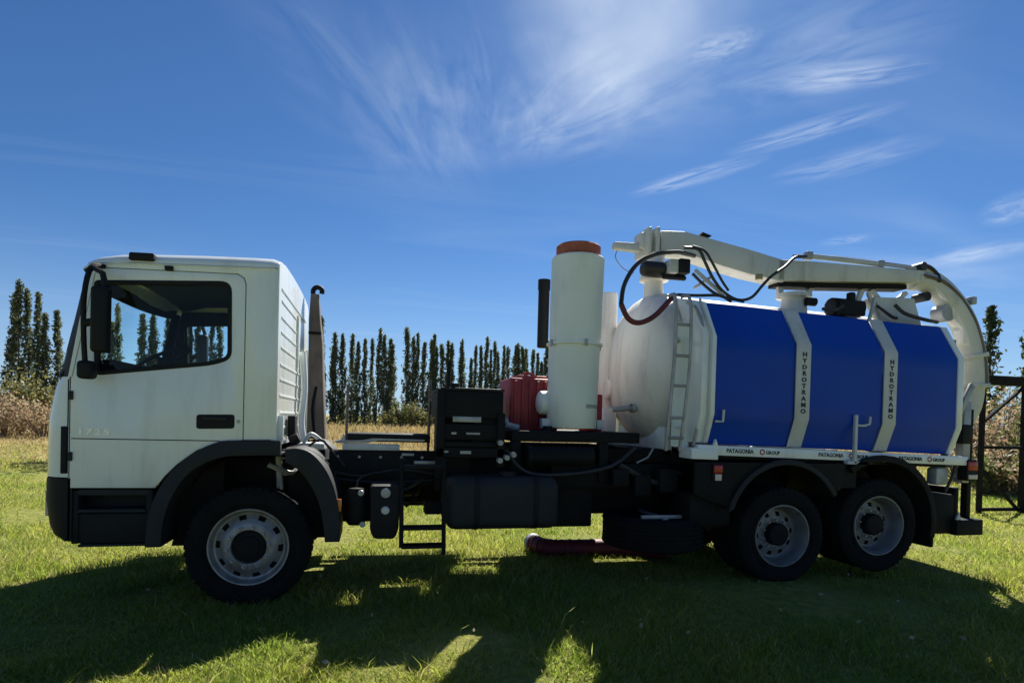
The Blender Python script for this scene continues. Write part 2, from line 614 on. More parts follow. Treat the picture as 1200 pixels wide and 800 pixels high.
    def sheet(s, rows, th):
        """grid with thickness th (vector offset)"""
        th = Vector(th)
        n, m_ = len(rows[0]), len(rows)
        vs = [Vector(p) for r in rows for p in r]
        N = len(vs)
        vs += [v + th for v in vs]
        fs = []
        for i in range(m_ - 1):
            for k in range(n - 1):
                q = (i * n + k, i * n + k + 1, (i + 1) * n + k + 1, (i + 1) * n + k)
                fs += [q, tuple(a + N for a in q[::-1])]
        for k in range(n - 1):
            fs += [(k + 1, k, k + N, k + 1 + N), ((m_ - 1) * n + k, (m_ - 1) * n + k + 1, (m_ - 1) * n + k + 1 + N, (m_ - 1) * n + k + N)]
        for i in range(m_ - 1):
            fs += [(i * n, (i + 1) * n, (i + 1) * n + N, i * n + N), ((i + 1) * n + n - 1, i * n + n - 1, i * n + n - 1 + N, (i + 1) * n + n - 1 + N)]
        return s.add(vs, fs)

    def xf(s, fn):
        s.v = [tuple(fn(*v)) for v in s.v]
        return s

    def mesh(s, name, bevel=0.0, smooth=35, bseg=2):
        me = bpy.data.meshes.new(name)
        me.from_pydata([tuple(v) for v in s.v], [], s.f)
        bm = bmesh.new()
        bm.from_mesh(me)
        bmesh.ops.recalc_face_normals(bm, faces=bm.faces)
        if bevel:
            ed = [e for e in bm.edges if len(e.link_faces) == 2 and e.calc_face_angle(0) > R_(38)]
            if ed:
                bmesh.ops.bevel(bm, geom=ed, offset=bevel, segments=bseg, profile=0.5, affect='EDGES', clamp_overlap=True)
        bm.to_mesh(me)
        bm.free()
        me.polygons.foreach_set('use_smooth', [True] * len(me.polygons))
        me.set_sharp_from_angle(angle=R_(smooth))
        return me

    def build(s, name, m, parent=None, bevel=0.0, smooth=35, bseg=2, keep=False):
        return link_mesh(name, s.mesh(name, bevel, smooth, bseg), m, parent, keep)


def offset_poly(p, d):
    """shrink a polygon by d"""
    n = len(p)
    area = sum(p[i][0] * p[(i + 1) % n][1] - p[(i + 1) % n][0] * p[i][1] for i in range(n))
    sg = 1 if area > 0 else -1
    out = []
    for i in range(n):
        a, b, c = Vector(p[i - 1]), Vector(p[i]), Vector(p[(i + 1) % n])
        e1, e2 = (b - a).normalized(), (c - b).normalized()
        n1, n2 = Vector((-e1.y, e1.x)) * sg, Vector((-e2.y, e2.x)) * sg
        h = n1 + n2
        h = h / max(h.length_squared, 1e-6) * 2
        if h.length > 2.5:
            h = h.normalized() * 2.5
        out.append(tuple(b + h * d))
    return out


def round_poly(p, r, n=4):
    """round all corners of a polygon"""
    out = []
    N = len(p)
    for i in range(N):
        a, b, c = Vector(p[i - 1]), Vector(p[i]), Vector(p[(i + 1) % N])
        ri = r[i] if isinstance(r, (list, tuple)) else r
        l1, l2 = (a - b).length, (c - b).length
        q = min(ri, l1 * 0.45, l2 * 0.45)
        s0, s1 = b + (a - b).normalized() * q, b + (c - b).normalized() * q
        for k in range(n + 1):
            t = k / n
            out.append(tuple((1 - t) ** 2 * s0 + 2 * t * (1 - t) * b + t * t * s1))
    return out


def text_mesh(txt, size, fn, name, m, parent, depth=0.003, align='LEFT', spacing=1.0, bold=0.03):
    """flat print: fn maps (u, v, d) of the text plane to the world"""
    cu = bpy.data.curves.new(name, 'FONT')
    cu.body = txt
    cu.size = size
    cu.align_x = align
    cu.extrude = depth
    cu.offset = bold * size
    cu.resolution_u = 2
    cu.space_character = spacing
    to = bpy.data.objects.new(name, cu)
    me = bpy.data.meshes.new_from_object(to)
    bpy.data.objects.remove(to)
    bpy.data.curves.remove(cu)
    for v in me.vertices:
        v.co = fn(*v.co)
    me.materials.clear()
    return link_mesh(name, me, m, parent)


def np_mesh(name, V, F3=None, F4=None):
    me = bpy.data.meshes.new(name)
    V = np.asarray(V, np.float32)
    me.vertices.add(len(V))
    me.vertices.foreach_set('co', V.ravel())
    loops, starts = [], []
    n = 0
    for F, k in ((F4, 4), (F3, 3)):
        if F is not None and len(F):
            loops.append(np.asarray(F, np.int32).ravel())
            starts.append(np.arange(len(F), dtype=np.int32) * k + n)
            n += len(F) * k
    loops, starts = np.concatenate(loops), np.concatenate(starts)
    me.loops.add(n)
    me.loops.foreach_set('vertex_index', loops)
    me.polygons.add(len(starts))
    me.polygons.foreach_set('loop_start', starts)
    me.update(calc_edges=True)
    me.validate()
    return me


def at(px, depth, z=0.0):
    """ground point at a bearing and a distance from the photographer"""
    X = (px - 600) / 694.09 * depth
    p = Vector((CAM_LOC.x, CAM_LOC.y, 0)) + Vector((0.9736, -0.2281, 0)) * X + Vector((0.2285, 0.9735, 0)) * depth
    return Vector((p.x, p.y, z))


# ------------------------------------------------------------------ ground
def build_ground():
    xs = np.unique(np.concatenate([np.linspace(-14, 22, 73), np.linspace(-120, 140, 40), np.array([-3000, -1200, -500, 500, 1200, 3000])]))
    ys = np.unique(np.concatenate([np.linspace(-9, 22, 63), np.linspace(-60, 140, 30), np.array([-600, -200, 400, 1000, 2200, 4500])]))
    X, Y = np.meshgrid(xs, ys)
    near = np.exp(-((X - 3) ** 2 + (Y - 2) ** 2) / 400)
    Z = near * (0.018 * np.sin(X * 1.7 + 0.6 * Y) + 0.014 * np.sin(Y * 2.3 - X * 0.8))
    V = np.stack([X.ravel(), Y.ravel(), Z.ravel()], 1)
    nx = len(xs)
    i = np.arange((len(ys) - 1) * (nx - 1))
    r, c = i // (nx - 1), i % (nx - 1)
    a = r * nx + c
    me = np_mesh('ground', V, F4=np.stack([a, a + 1, a + 1 + nx, a + nx], 1))
    me.polygons.foreach_set('use_smooth', [True] * len(me.polygons))
    tag(link_mesh('ground', me, GROUND), kind='structure')


build_ground()

# ------------------------------------------------------------------ the truck
TRUCK = tag(empty('vacuum_truck', (3.0, 1.2, 0)),
            'white three axle vacuum tanker truck with blue tank covers parked side on across the lawn', 'truck')
T = TRUCK
YC = 1.15      # centre line
YF = 2.3       # far side of the cab


def mir(mb_fn):
    """far-side twin of a near-side solid (mirrored about the cab centre line)"""
    mb = mb_fn()
    mb.xf(lambda x, y, z: (x, 2 * YC - y, z))
    return mb


# ---- cab shell
ARCH = [(-0.705, 1.0), (-0.64, 1.09), (-0.55, 1.19), (-0.40, 1.31), (-0.22, 1.388), (-0.05, 1.40)]
DOOR = [(-1.315, 1.0)] + ARCH + [(-0.05, 2.70), (-0.065, 2.755), (-0.12, 2.785), (-1.13, 2.755), (-1.165, 2.70), (-1.315, 1.86)]
SIDE = [(-1.325, 1.0), (-1.325, 1.86), (-1.338, 1.88), (-1.200, 2.74), (-1.190, 2.785), (-0.9, 2.812), (0.2, 2.86), (0.2, 1.413), (-0.05, 1.408),
        (-0.05, 2.70), (-0.065, 2.755), (-0.12, 2.785), (-1.13, 2.755), (-1.165, 2.70), (-1.315, 1.86), (-1.315, 1.0)]
WIN = round_poly([(-1.165, 2.645), (-0.165, 2.715), (-0.155, 2.075), (-0.30, 2.02), (-1.15, 1.90)], [0.04, 0.09, 0.1, 0.12, 0.05], 5)

shell = MB()
shell.prism(SIDE, 0.0, 0.035)
shell.prism([(x, z) for x, z in SIDE], 2 * YC - 0.035, 2 * YC)


def roof_edge(x):
    return float(np.interp(x, [-1.24, -1.2, -1.1, -0.9, 0.2], [2.735, 2.775, 2.80, 2.812, 2.86]))


def roof_rise(x):
    return float(np.interp(x, [-1.26, -1.2, -1.1, -0.9, -0.4, 0.13, 0.2], [0.0, 0.045, 0.085, 0.105, 0.115, 0.115, 0.085]))


def roof_row(x):
    ze, rr = roof_edge(x), roof_rise(x)
    row = []
    for k in range(9):
        a = pi / 2 * k / 8
        row.append((x, 0.22 * (1 - cos(a)), ze + rr * sin(a)))
    for y in np.linspace(0.35, 2 * YC - 0.35, 7):
        row.append((x, y, ze + rr + 0.035 * (1 - ((y - YC) / YC) ** 2)))
    for k in range(8, -1, -1):
        a = pi / 2 * k / 8
        row.append((x, 2 * YC - 0.22 * (1 - cos(a)), ze + rr * sin(a)))
    return row


def bulge(y):
    return 0.17 * (1 - abs((y - YC) / YC) ** 2.4)


rows = []
for x in (-1.245, -1.225, -1.19, -1.13, -1.0, -0.8, -0.4, 0.0, 0.14, 0.185, 0.2):
    row = roof_row(x)
    k = float(np.interp(x, [-1.245, -0.9], [1, 0]))
    rows.append([(px - bulge(py) * k, py, pz) for px, py, pz in row])
shell.sheet(rows, (0, 0, -0.012))
# back wall, top following the roof line
bw = [(0.003, 1.36), (2 * YC - 0.003, 1.36)] + [(min(max(y, 0.003), 2 * YC - 0.003), z - 0.004) for x, y, z in roof_row(0.19)][::-1]
shell.prism(bw, 0.165, 0.206, 'yz')
CAB = shell.build('cab_shell', WHITE, T, bevel=0.004)
drip = MB().tube([(x, 0.0 - 0.004, roof_edge(x) - 0.012) for x in (-1.18, -1.0, -0.7, -0.3, 0.18)], 0.007, 6)
drip.build('drip_rail', WHITE, CAB)
# pressed ribs of the back wall
for z, y0, y1 in ((2.70, .14, 2.0), (2.60, .16, 1.15), (2.46, .16, 1.15), (2.33, .16, 1.15), (2.20, .16, 1.15), (2.05, .14, 1.9),
                  (1.92, .14, 1.9), (1.78, .14, 1.9), (1.63, .14, 1.9), (1.50, .14, 1.9)):
    MB().box(0.2, 0.213, y0, y1, z, z + 0.024).build('pressed_rib', WHITE, CAB, bevel=0.005)
MB().box(0.2, 0.228, 1.20, 1.235, 2.12, 2.66).build('seam_strip', WHITE, CAB, bevel=0.004)
MB().box(0.2, 0.25, 0.08, 0.11, 1.40, 1.62).build('wall_bracket', WHITE, CAB, bevel=0.004)
MB().box(0.2, 0.24, 2.1, 2.14, 1.38, 2.4).build('wall_bracket', WHITE, CAB, bevel=0.004)

# front panel, bumper, windscreen
PY = [0.0, 0.004, 0.02, 0.05, 0.09, 0.15, 0.25, 0.4, 0.7, YC]
PX = [-1.325, -1.37, -1.42, -1.465, -1.50, -1.535, -1.57, -1.60, -1.635, -1.65]
PLAN = list(zip(PX, PY)) + [(x, 2 * YC - y) for x, y in list(zip(PX, PY))[::-1][1:]]


def front_rows(zs, grow=0.0):
    out = []
    for z, sh in zs:
        k = lambda x: (x + 1.325) / -0.33
        out.append([(x + sh * min(1, k(x) * 2.2) - grow * k(x), y, z) for x, y in PLAN])
    return out


fp = MB().sheet(front_rows([(1.88, .075), (1.80, .05), (1.70, .03), (1.55, .006), (1.40, 0), (1.09, 0)]), (0.02, 0, 0))
FRONT = fp.build('front_panel', WHITE, T)
for i in range(4):
    z = 1.62 - i * 0.11
    MB().sheet([[(x - 0.012, y, zz) for x, y in PLAN[7:-7]] for zz in (z, z - 0.05)], (0.012, 0, 0)).build('grille_slat', BLACKP, FRONT)
bp = MB().sheet(front_rows([(1.082, 0.0), (1.06, -.006), (0.9, -.008), (0.7, 0.02), (0.62, .05), (0.585, .10)], 0.0), (0.03, 0, 0))
bp.prism([(-1.33, 1.082), (-1.31, 1.082), (-1.31, 0.60), (-1.33, 0.60)], 0.0, 0.10)
BUMP = bp.build('front_bumper', BLACKP, T)
for yy in (0.34, 1.96):
    h = empty
    MB().sheet([[(-1.615 + 0.08 * abs((y - YC) / YC) ** 2, y, z) for y in np.linspace(yy - 0.17, yy + 0.17, 5)] for z in (0.76, 0.96)], (0.02, 0, 0)).build('headlight', CLEARL, BUMP)
MB().box(-1.377, -1.333, -0.012, 0.02, 1.12, 1.49).build('corner_deflector', BLACKP, T, bevel=0.006)
MB().sheet([[(x, y - 0.0, z) for x, y in ((-1.335, -0.004), (-1.328, -0.004))] for z in (1.12, 1.86)], (0, 0.006, 0)).build('door_gap_seal', BLACKP, T)


def wsx(z):
    return -1.337 + (z - 1.88) * 0.158


def ws_row(z, ys, g=0.0):
    return [(wsx(z) - 0.29 * (1 - abs((y - YC) / YC) ** 4.0) * (1.0 - 0.35 * (z - 1.88)) - g, y, z) for y in ys]


ZS = [1.885, 2.1, 2.3, 2.5, 2.74]
MB().sheet([ws_row(z, [0.0, 0.015, 0.03, 0.06, 0.11]) for z in ZS], (0.012, 0.004, 0)).sheet(
    [ws_row(z, [2.19, 2.24, 2.27, 2.285, 2.3]) for z in ZS], (0.012, -0.004, 0)).sheet(
    [ws_row(z, np.linspace(0.07, 2.23, 16)) for z in (1.885, 1.95)], (0.012, 0, 0)).sheet(
    [ws_row(z, np.linspace(0.07, 2.23, 16)) for z in (2.68, 2.80)], (0.012, 0, 0)).build('windscreen_surround', BLACKP, T)
MB().grid([ws_row(z, np.linspace(0.06, 2.24, 18), -0.006) for z in (1.94, 2.1, 2.3, 2.5, 2.69)]).build('windscreen', GLASS2, T)
# wiper and visor edge details
MB().tube([(-1.62, 0.5, 1.92), (-1.62, 1.3, 2.0)], 0.012, 6).build('wiper', BLACKP, T)


# ---- doors
def door(side):
    fl = (lambda x, y, z: (x, y, z)) if side == 0 else (lambda x, y, z: (x, 2 * YC - y, z))
    out = offset_poly(DOOR, 0.007)
    d = MB().prism(out, -0.004, 0.03, 'xz', WIN).xf(fl).build('door', WHITE, T, bevel=0.003)
    MB().prism(offset_poly(WIN, -0.004), -0.009, 0.026, 'xz', offset_poly(WIN, 0.030)).xf(fl).build('window_seal', BLACKP, d, bevel=0.003)
    q = offset_poly(WIN, 0.026)
    MB().add([(x, 0.012, z) for x, z in q], [tuple(range(len(q)))]).xf(fl).build('window_pane', GLASS, d)
    MB().prism(round_poly([(-0.41, 1.492), (-0.12, 1.50), (-0.12, 1.618), (-0.41, 1.61)], 0.025), -0.007, 0.004).xf(fl).build('handle_recess', BLACKP, d)
    MB().box(-0.36, -0.17, -0.030, -0.014, 1.565, 1.592).box(-0.36, -0.34, -0.016, -0.006, 1.565, 1.592).box(-0.19, -0.17, -0.016, -0.006, 1.565, 1.592).xf(fl).build('handle', GREYP, d, bevel=0.006)
    for hz in (1.22, 1.70):
        MB().box(-1.322, -1.296, -0.016, 0.004, hz, hz + 0.07).xf(fl).build('hinge', GREYP, d, bevel=0.004)
    MB().lathe([(0.0, -0.007), (0.014, -0.006), (0.016, 0.0)], 'y', (-0.09, -0.004, 1.56), 12).xf(fl).build('lock_barrel', GREYM, d)
    MB().prism([(-1.305, 1.392), (-0.23, 1.392), (-0.23, 1.400), (-1.305, 1.400)], -0.0055, 0.0).xf(fl).build('swage_line', GREYP, d)
    if side == 0:
        text_mesh('1725', 0.085, lambda u, v, w: Vector((-1.27 + u * 1.25, -0.006 - w, 1.432 + v * 0.75)), 'model_lettering', CHROME, d, 0.003, spacing=1.15)
    return d


door(0)
door(1)
# dark lining behind the door gaps, floor, dash, seats
for fl in (lambda x, y, z: (x, y, z), lambda x, y, z: (x, 2 * YC - y, z)):
    lin = [(-1.31, 1.02), (-0.72, 1.02), (-0.42, 1.34), (-0.22, 1.42), (0.16, 1.44), (0.16, 2.84), (-1.17, 2.775), (-1.195, 2.70), (-1.328, 1.88), (-1.31, 1.84)]
    MB().prism(lin, 0.037, 0.06, 'xz', offset_poly(WIN, 0.012)).xf(fl).build('door_lining', INTER, CAB)
MB().box(-1.3, 0.16, 0.062, 2.238, 1.40, 1.44).build('cab_floor', INTER, CAB)
MB().box(0.14, 0.163, 0.062, 2.238, 1.44, 2.86).build('rear_lining', INTER, CAB)
MB().sheet([[(x, y, z - 0.03) for x, y, z in roof_row(xx)[6:-6]] for xx in (-1.15, -0.9, -0.4, 0.13)], (0, 0, -0.05)).build('headliner', INTER, CAB)
MB().prism([(-1.43, 1.60), (-1.02, 1.60), (-0.95, 1.92), (-1.06, 2.04), (-1.36, 2.0), (-1.43, 1.90)], 0.07, 2.23).build('dashboard', INTER, T, bevel=0.02)
st = MB().lathe([(0.225 + 0.016 * cos(a), 0.016 * sin(a)) for a in np.linspace(0, 2 * pi, 8, endpoint=False)], 'z', seg=28, closed=True)
for k in range(3):
    a = 2 * pi * k / 3 + 0.5
    st.bar((0, 0, -0.02), (0.22 * cos(a), 0.22 * sin(a), 0), 0.03, 0.015)
st.lathe([(0.0, 0.01), (0.07, 0.0), (0.07, -0.04), (0.0, -0.3)], 'z', seg=14)
rm = Matrix.Translation((-0.84, 0.58, 2.10)) @ Matrix.Rotation(R_(-28), 4, 'Y')
st.xf(lambda x, y, z: rm @ Vector((x, y, z)))
st.build('steering_wheel', BLACKP, T)
for yy in (0.58, 1.72):
    s_ = MB().box(-0.55, -0.05, yy - 0.25, yy + 0.25, 1.62, 1.76).build('seat', SEATM, T, bevel=0.04)
    MB().prism([(-0.12, 1.74), (0.02, 1.74), (0.12, 2.30), (0.02, 2.32)], yy - 0.24, yy + 0.24).build('backrest', SEATM, s_, bevel=0.03)
    MB().prism([(0.0, 2.34), (0.07, 2.34), (0.09, 2.52), (0.03, 2.52)], yy - 0.13, yy + 0.13).build('headrest', SEATM, s_, bevel=0.02)

# ---- roof lamp, mirrors
MB().prism(round_poly([(-0.92, 2.825), (-0.74, 2.83), (-0.735, 2.89), (-0.915, 2.885)], 0.015), -0.03, 0.10).build('roof_lamp', BLACKP, T, bevel=0.004)
MB().box(-0.66, -0.60, -0.03, 0.01, 2.765, 2.80).build('gutter_clip', BLACKP, T, bevel=0.005)


def mirror(side):
    fl = (lambda x, y, z: (x, y, z)) if side == 0 else (lambda x, y, z: (x, 2 * YC - y, z))
    mm = MB().box(-1.085, -0.967, -0.28, -0.17, 2.06, 2.56).xf(fl).build('mirror', BLACKP, T, bevel=0.03, bseg=3)
    MB().tube([(-1.15, -0.16, 1.93), (-1.15, -0.20, 2.2), (-1.15, -0.2, 2.5), (-1.14, -0.12, 2.72), (-1.10, 0.0, 2.76)], 0.020, 8, sm=4).tube(
        [(-1.15, -0.2, 2.28), (-1.05, -0.22, 2.30)], 0.03, 8).tube([(-1.14, -0.1, 2.73), (-1.03, -0.2, 2.67), (-1.0, -0.22, 2.56)], 0.022, 8).tube(
        [(-1.16, -0.14, 1.94), (-1.19, 0.0, 1.98)], 0.02, 8).xf(fl).build('mirror_arm', BLACKP, mm)
    MB().box(-1.195, -1.085, -0.22, -0.10, 1.86, 2.0).xf(fl).build('wide_mirror', BLACKP, mm, bevel=0.03, bseg=3)


mirror(0)
mirror(1)

# ---- cab steps and front wheel arch
for fl in (lambda x, y, z: (x, y, z), lambda x, y, z: (x, 2 * YC - y, z)):
    sp = MB().prism(round_poly([(-1.30, 0.985), (-1.30, 0.56), (-1.22, 0.53), (-0.75, 0.53), (-0.72, 0.985)], 0.02, 2), 0.16, 0.42)
    sp.box(-1.305, -1.255, 0.01, 0.2, 0.56, 0.985).box(-0.775, -0.725, 0.01, 0.2, 0.535, 0.985)
    sp.box(-1.26, -0.77, 0.02, 0.2, 0.56, 0.80).xf(fl)
    so_ = sp.build('step_well', BLACKP, T, bevel=0.008)
    MB().box(-1.255, -0.775, 0.0, 0.18, 0.808, 0.835).xf(fl).build('step_tread', GREYP, so_, bevel=0.006)
    MB().box(-1.255, -0.775, 0.005, 0.18, 0.535, 0.556).xf(fl).build('step_tread', GREYP, so_, bevel=0.006)
    MB().box(-1.26, -0.74, 0.012, 0.03, 0.945, 0.992).xf(fl).build('sill_strip', GREYP, so_, bevel=0.004)
    FO = [(-0.765, 0.53), (-0.755, 0.70), (-0.72, 0.88), (-0.64, 1.06), (-0.54, 1.19), (-0.39, 1.315), (-0.22, 1.392), (-0.05, 1.402), (0.245, 1.408)]
    FO = [(p.x, p.z) for p in smooth_path([(x, 0, z) for x, z in FO], 4)]
    FI = [(0.245, 1.285), (-0.05, 1.278), (-0.21, 1.262), (-0.36, 1.20), (-0.48, 1.10), (-0.57, 0.95), (-0.62, 0.81), (-0.645, 0.67), (-0.65, 0.53)]
    FI = [(p.x, p.z) for p in smooth_path([(x, 0, z) for x, z in FI], 4)]
    wa = MB().prism(FO + FI, -0.03, 0.05)
    FL = FI[::-1]
    wa.sheet([[(x, y, z) for y in (0.05, 0.65)] for x, z in FL], (0.0, 0, 0.015))
    wa.xf(fl).build('wheel_arch', GREYP, T, bevel=0.008)
    MO = [(0.285, 1.335), (0.38, 1.345), (0.49, 1.308), (0.60, 1.19), (0.68, 1.03), (0.725, 0.85), (0.742, 0.68), (0.742, 0.54)]
    MI = [(0.62, 0.54), (0.605, 0.68), (0.58, 0.82), (0.53, 0.96), (0.46, 1.08), (0.38, 1.17), (0.285, 1.225)]
    MO = [(p.x, p.z) for p in smooth_path([(x, 0, z) for x, z in MO], 4)]
    MI = [(p.x, p.z) for p in smooth_path([(x, 0, z) for x, z in MI], 4)]
    mg = MB().prism(MO + MI, -0.02, 0.02)
    mg.sheet([[(x, y, z) for y in (0.02, 0.25, 0.52)] for x, z in MO], (-0.012, 0, -0.015))
    mg.xf(fl).build('rear_mudguard', GREYP, T, bevel=0.006)
    for q in ([(-0.70, 0.45), (-0.30, 0.45), (-0.28, 1.2), (-0.45, 1.12), (-0.60, 0.86), (-0.66, 0.6)], [(0.26, 0.5), (0.60, 0.5), (0.56, 0.8), (0.46, 1.02), (0.34, 1.14), (0.26, 1.16)]):
        MB().prism(q, 0.40, 0.42).xf(fl).build('arch_sun_blocker', STEEL, T)  # plate added to stop sunlight slipping through over the far tyre
# hardware in the front arch
MB().tube([(0.1, 0.3, 1.18), (0.3, 0.35, 1.1), (0.33, 0.5, 1.22)], 0.022, 8, sm=4).tube([(0.18, 0.35, 1.25), (0.2, 0.35, 0.95)], 0.03, 8).build('damper_strut', GREYM, T)
MB().box(0.0, 0.10, 0.42, 0.5, 0.93, 0.96).box(0.16, 0.4, 0.45, 0.52, 1.07, 1.09).build('spring_bracket', GALV, T, bevel=0.004)
MB().prism([(-0.75, 0.72), (-0.3, 0.62), (0.3, 0.62), (0.75, 0.74), (0.75, 0.78), (0.3, 0.68), (-0.3, 0.68), (-0.75, 0.76)], 0.62, 0.72).build('leaf_spring', STEEL, T, bevel=0.004)


# ---- wheels
def tyre_mb(w, r=0.502, y0=0.0):
    prof = [(0.315, y0 + 0.035), (0.345, y0 + 0.012), (0.40, y0 - 0.004), (0.455, y0 + 0.0), (0.488, y0 + 0.014), (r - 0.006, y0 + 0.034)]
    gw = (w - 0.08) / 5
    for k in range(5):
        a = y0 + 0.04 + k * gw
        prof += [(r, a + 0.002), (r, a + gw - 0.012)]
        if k < 4:
            prof += [(r - 0.014, a + gw - 0.010), (r - 0.014, a + gw)]
    prof += [(r - 0.006, y0 + w - 0.034), (0.488, y0 + w - 0.014), (0.455, y0 + w), (0.40, y0 + w + 0.004), (0.345, y0 + w - 0.012), (0.315, y0 + w - 0.035)]
    m = MB().lathe(prof, 'y', seg=64)
    # shoulder lugs
    for sgn in (0, 1):
        for k in range(48):
            a0, a1 = 2 * pi * (k + 0.12) / 48, 2 * pi * (k + 0.72) / 48
            ya, yb = (y0 + 0.006, y0 + 0.045) if sgn == 0 else (y0 + w - 0.006, y0 + w - 0.045)
            vs = []
            for rr, yy in ((0.470, ya), (r + 0.004, ya + (0.018 if sgn == 0 else -0.018)), (r + 0.004, yb), (0.49, yb)):
                for a in (a0, a1):
                    vs.append((rr * cos(a), yy, rr * sin(a)))
            m.add(vs, [(0, 1, 3, 2), (2, 3, 5, 4), (4, 5, 7, 6), (0, 2, 4, 6), (1, 7, 5, 3)])
    # raised rings on the sidewall
    for rr in (0.365, 0.43):
        m.lathe([(rr + 0.006 * cos(a), y0 + 0.002 + 0.006 * sin(a)) for a in np.linspace(0, 2 * pi, 6, endpoint=False)], 'y', seg=64, closed=True)
    return m


def front_wheel():
    w = empty('wheel', (0, 0, 0))
    tyre_mb(0.28).build('tyre', RUBBER, w, smooth=40, keep=True)
    prof = [(0.318, 0.05), (0.328, 0.018), (0.324, 0.004), (0.312, 0.006), (0.300, 0.035), (0.288, 0.062), (0.270, 0.068), (0.232, 0.045), (0.212, 0.024), (0.19, 0.014), (0.145, 0.014), (0.138, 0.03), (0.138, 0.1)]
    rim = MB().lathe(prof, 'y', seg=80, skip=lambda k, i: i == 6 and (k % 8) in (0, 1, 2))
    rim.build('rim', RIM, w, keep=True)
    MB().lathe([(0.30, 0.10), (0.0, 0.12)], 'y', seg=24).build('brake_drum', STEEL, w, keep=True)
    MB().lathe([(0.136, 0.06), (0.134, 0.030), (0.118, 0.022), (0.095, 0.022), (0.085, 0.012), (0.03, 0.006), (0.0, 0.006)], 'y', seg=32).build('hub', STEEL, w, keep=True)
    nut = MB()
    for k in range(10):
        a = 2 * pi * (k + 0.5) / 10
        c = (0.168 * cos(a), 0.0, 0.168 * sin(a))
        nut.lathe([(0.0, -0.024), (0.010, -0.024), (0.016, -0.006), (0.016, 0.0), (0.024, 0.002), (0.024, 0.016)], 'y', (c[0], 0, c[2]), 6)
    tag(nut.build('wheel_nuts', GREYM, w, keep=True), kind='stuff')
    return w


def rear_wheel():
    w = empty('wheel', (0, 0, 0))
    tyre_mb(0.265).build('tyre', RUBBER, w, smooth=40, keep=True)
    tyre_mb(0.265, y0=0.32).build('tyre', RUBBER, w, smooth=40, keep=True)
    prof = [(0.318, 0.05), (0.328, 0.02), (0.324, 0.006), (0.312, 0.006), (0.300, 0.03), (0.288, 0.05), (0.282, 0.12), (0.272, 0.15), (0.258, 0.165), (0.235, 0.168), (0.19, 0.150), (0.168, 0.148), (0.12, 0.148), (0.11, 0.13)]
    MB().lathe(prof, 'y', seg=80, skip=lambda k, i: i == 9 and (k % 8) in (0, 1, 2)).build('rim', RIMD, w, keep=True)
    MB().lathe([(0.29, 0.26), (0.29, 0.20), (0.0, 0.2)], 'y', seg=24).build('brake_drum', STEEL, w, keep=True)
    MB().lathe([(0.120, 0.15), (0.118, 0.07), (0.105, 0.055), (0.06, 0.05), (0.0, 0.05)], 'y', seg=28).build('hub', STEEL, w, keep=True)
    nut = MB()
    for k in range(10):
        a = 2 * pi * (k + 0.5) / 10
        nut.lathe([(0.0, 0.105), (0.010, 0.105), (0.016, 0.125), (0.016, 0.135), (0.024, 0.137), (0.024, 0.15)], 'y', (0.15 * cos(a), 0, 0.15 * sin(a)), 6)
    tag(nut.build('wheel_nuts', GREYM, w, keep=True), kind='stuff')
    return w


def put_wheel(proto, x, y, z, flip=False, first=False, spin=0.0):
    w = proto if first else copy_tree(proto)
    w.parent = T
    w.location = Vector((x, y, z)) - T.location
    w.rotation_euler = (0, spin, pi if flip else 0)
    return w


fw = front_wheel()
put_wheel(fw, 0.0, 0.03, 0.5, first=True, spin=0.2)
put_wheel(fw, 0.0, 2.27, 0.5, True, spin=0.9)
rw = rear_wheel()
put_wheel(rw, 5.20, 0.03, 0.5, first=True)
put_wheel(rw, 5.20, 2.34, 0.5, True, spin=0.3)
put_wheel(rw, 6.41, 0.03, 0.588, spin=0.5)
put_wheel(rw, 6.41, 2.34, 0.588, True, spin=0.7)
MB().cyl((0, 0.28, 0.5), (0, 2.05, 0.5), 0.06, 14).build('front_axle', STEEL, T)
for xx, zz in ((5.20, 0.5), (6.41, 0.588)):
    ax = MB().cyl((xx, 0.5, zz), (xx, 1.87, zz), 0.075, 14)
    ax.lathe([(0.0, -0.2), (0.16, -0.16), (0.21, 0), (0.16, 0.16), (0.0, 0.2)], 'x', (xx, 1.2, zz), 20)
    ax.build('rear_axle', STEEL, T)

# ---- chassis
ch = MB()
for y0, y1 in ((0.74, 0.80), (1.60, 1.66)):
    ch.box(-1.15, 7.55, y0, y1, 0.93, 1.205)
for xx in (-0.9, 0.6, 1.5, 2.8, 4.2, 5.8, 7.4):
    ch.box(xx, xx + 0.08, 0.80, 1.60, 0.98, 1.17)
CH = ch.build('chassis', STEEL, T, bevel=0.006)
MB().box(-0.6, 0.55, 0.85, 1.55, 0.72, 1.3).cyl((0.5, 1.2, 0.95), (1.5, 1.2, 0.98), 0.2, 18).build('engine', STEEL, T, bevel=0.03)
MB().cyl((1.5, 1.2, 0.95), (5.0, 1.2, 0.6), 0.055, 12).build('prop_shaft', STEEL, T)
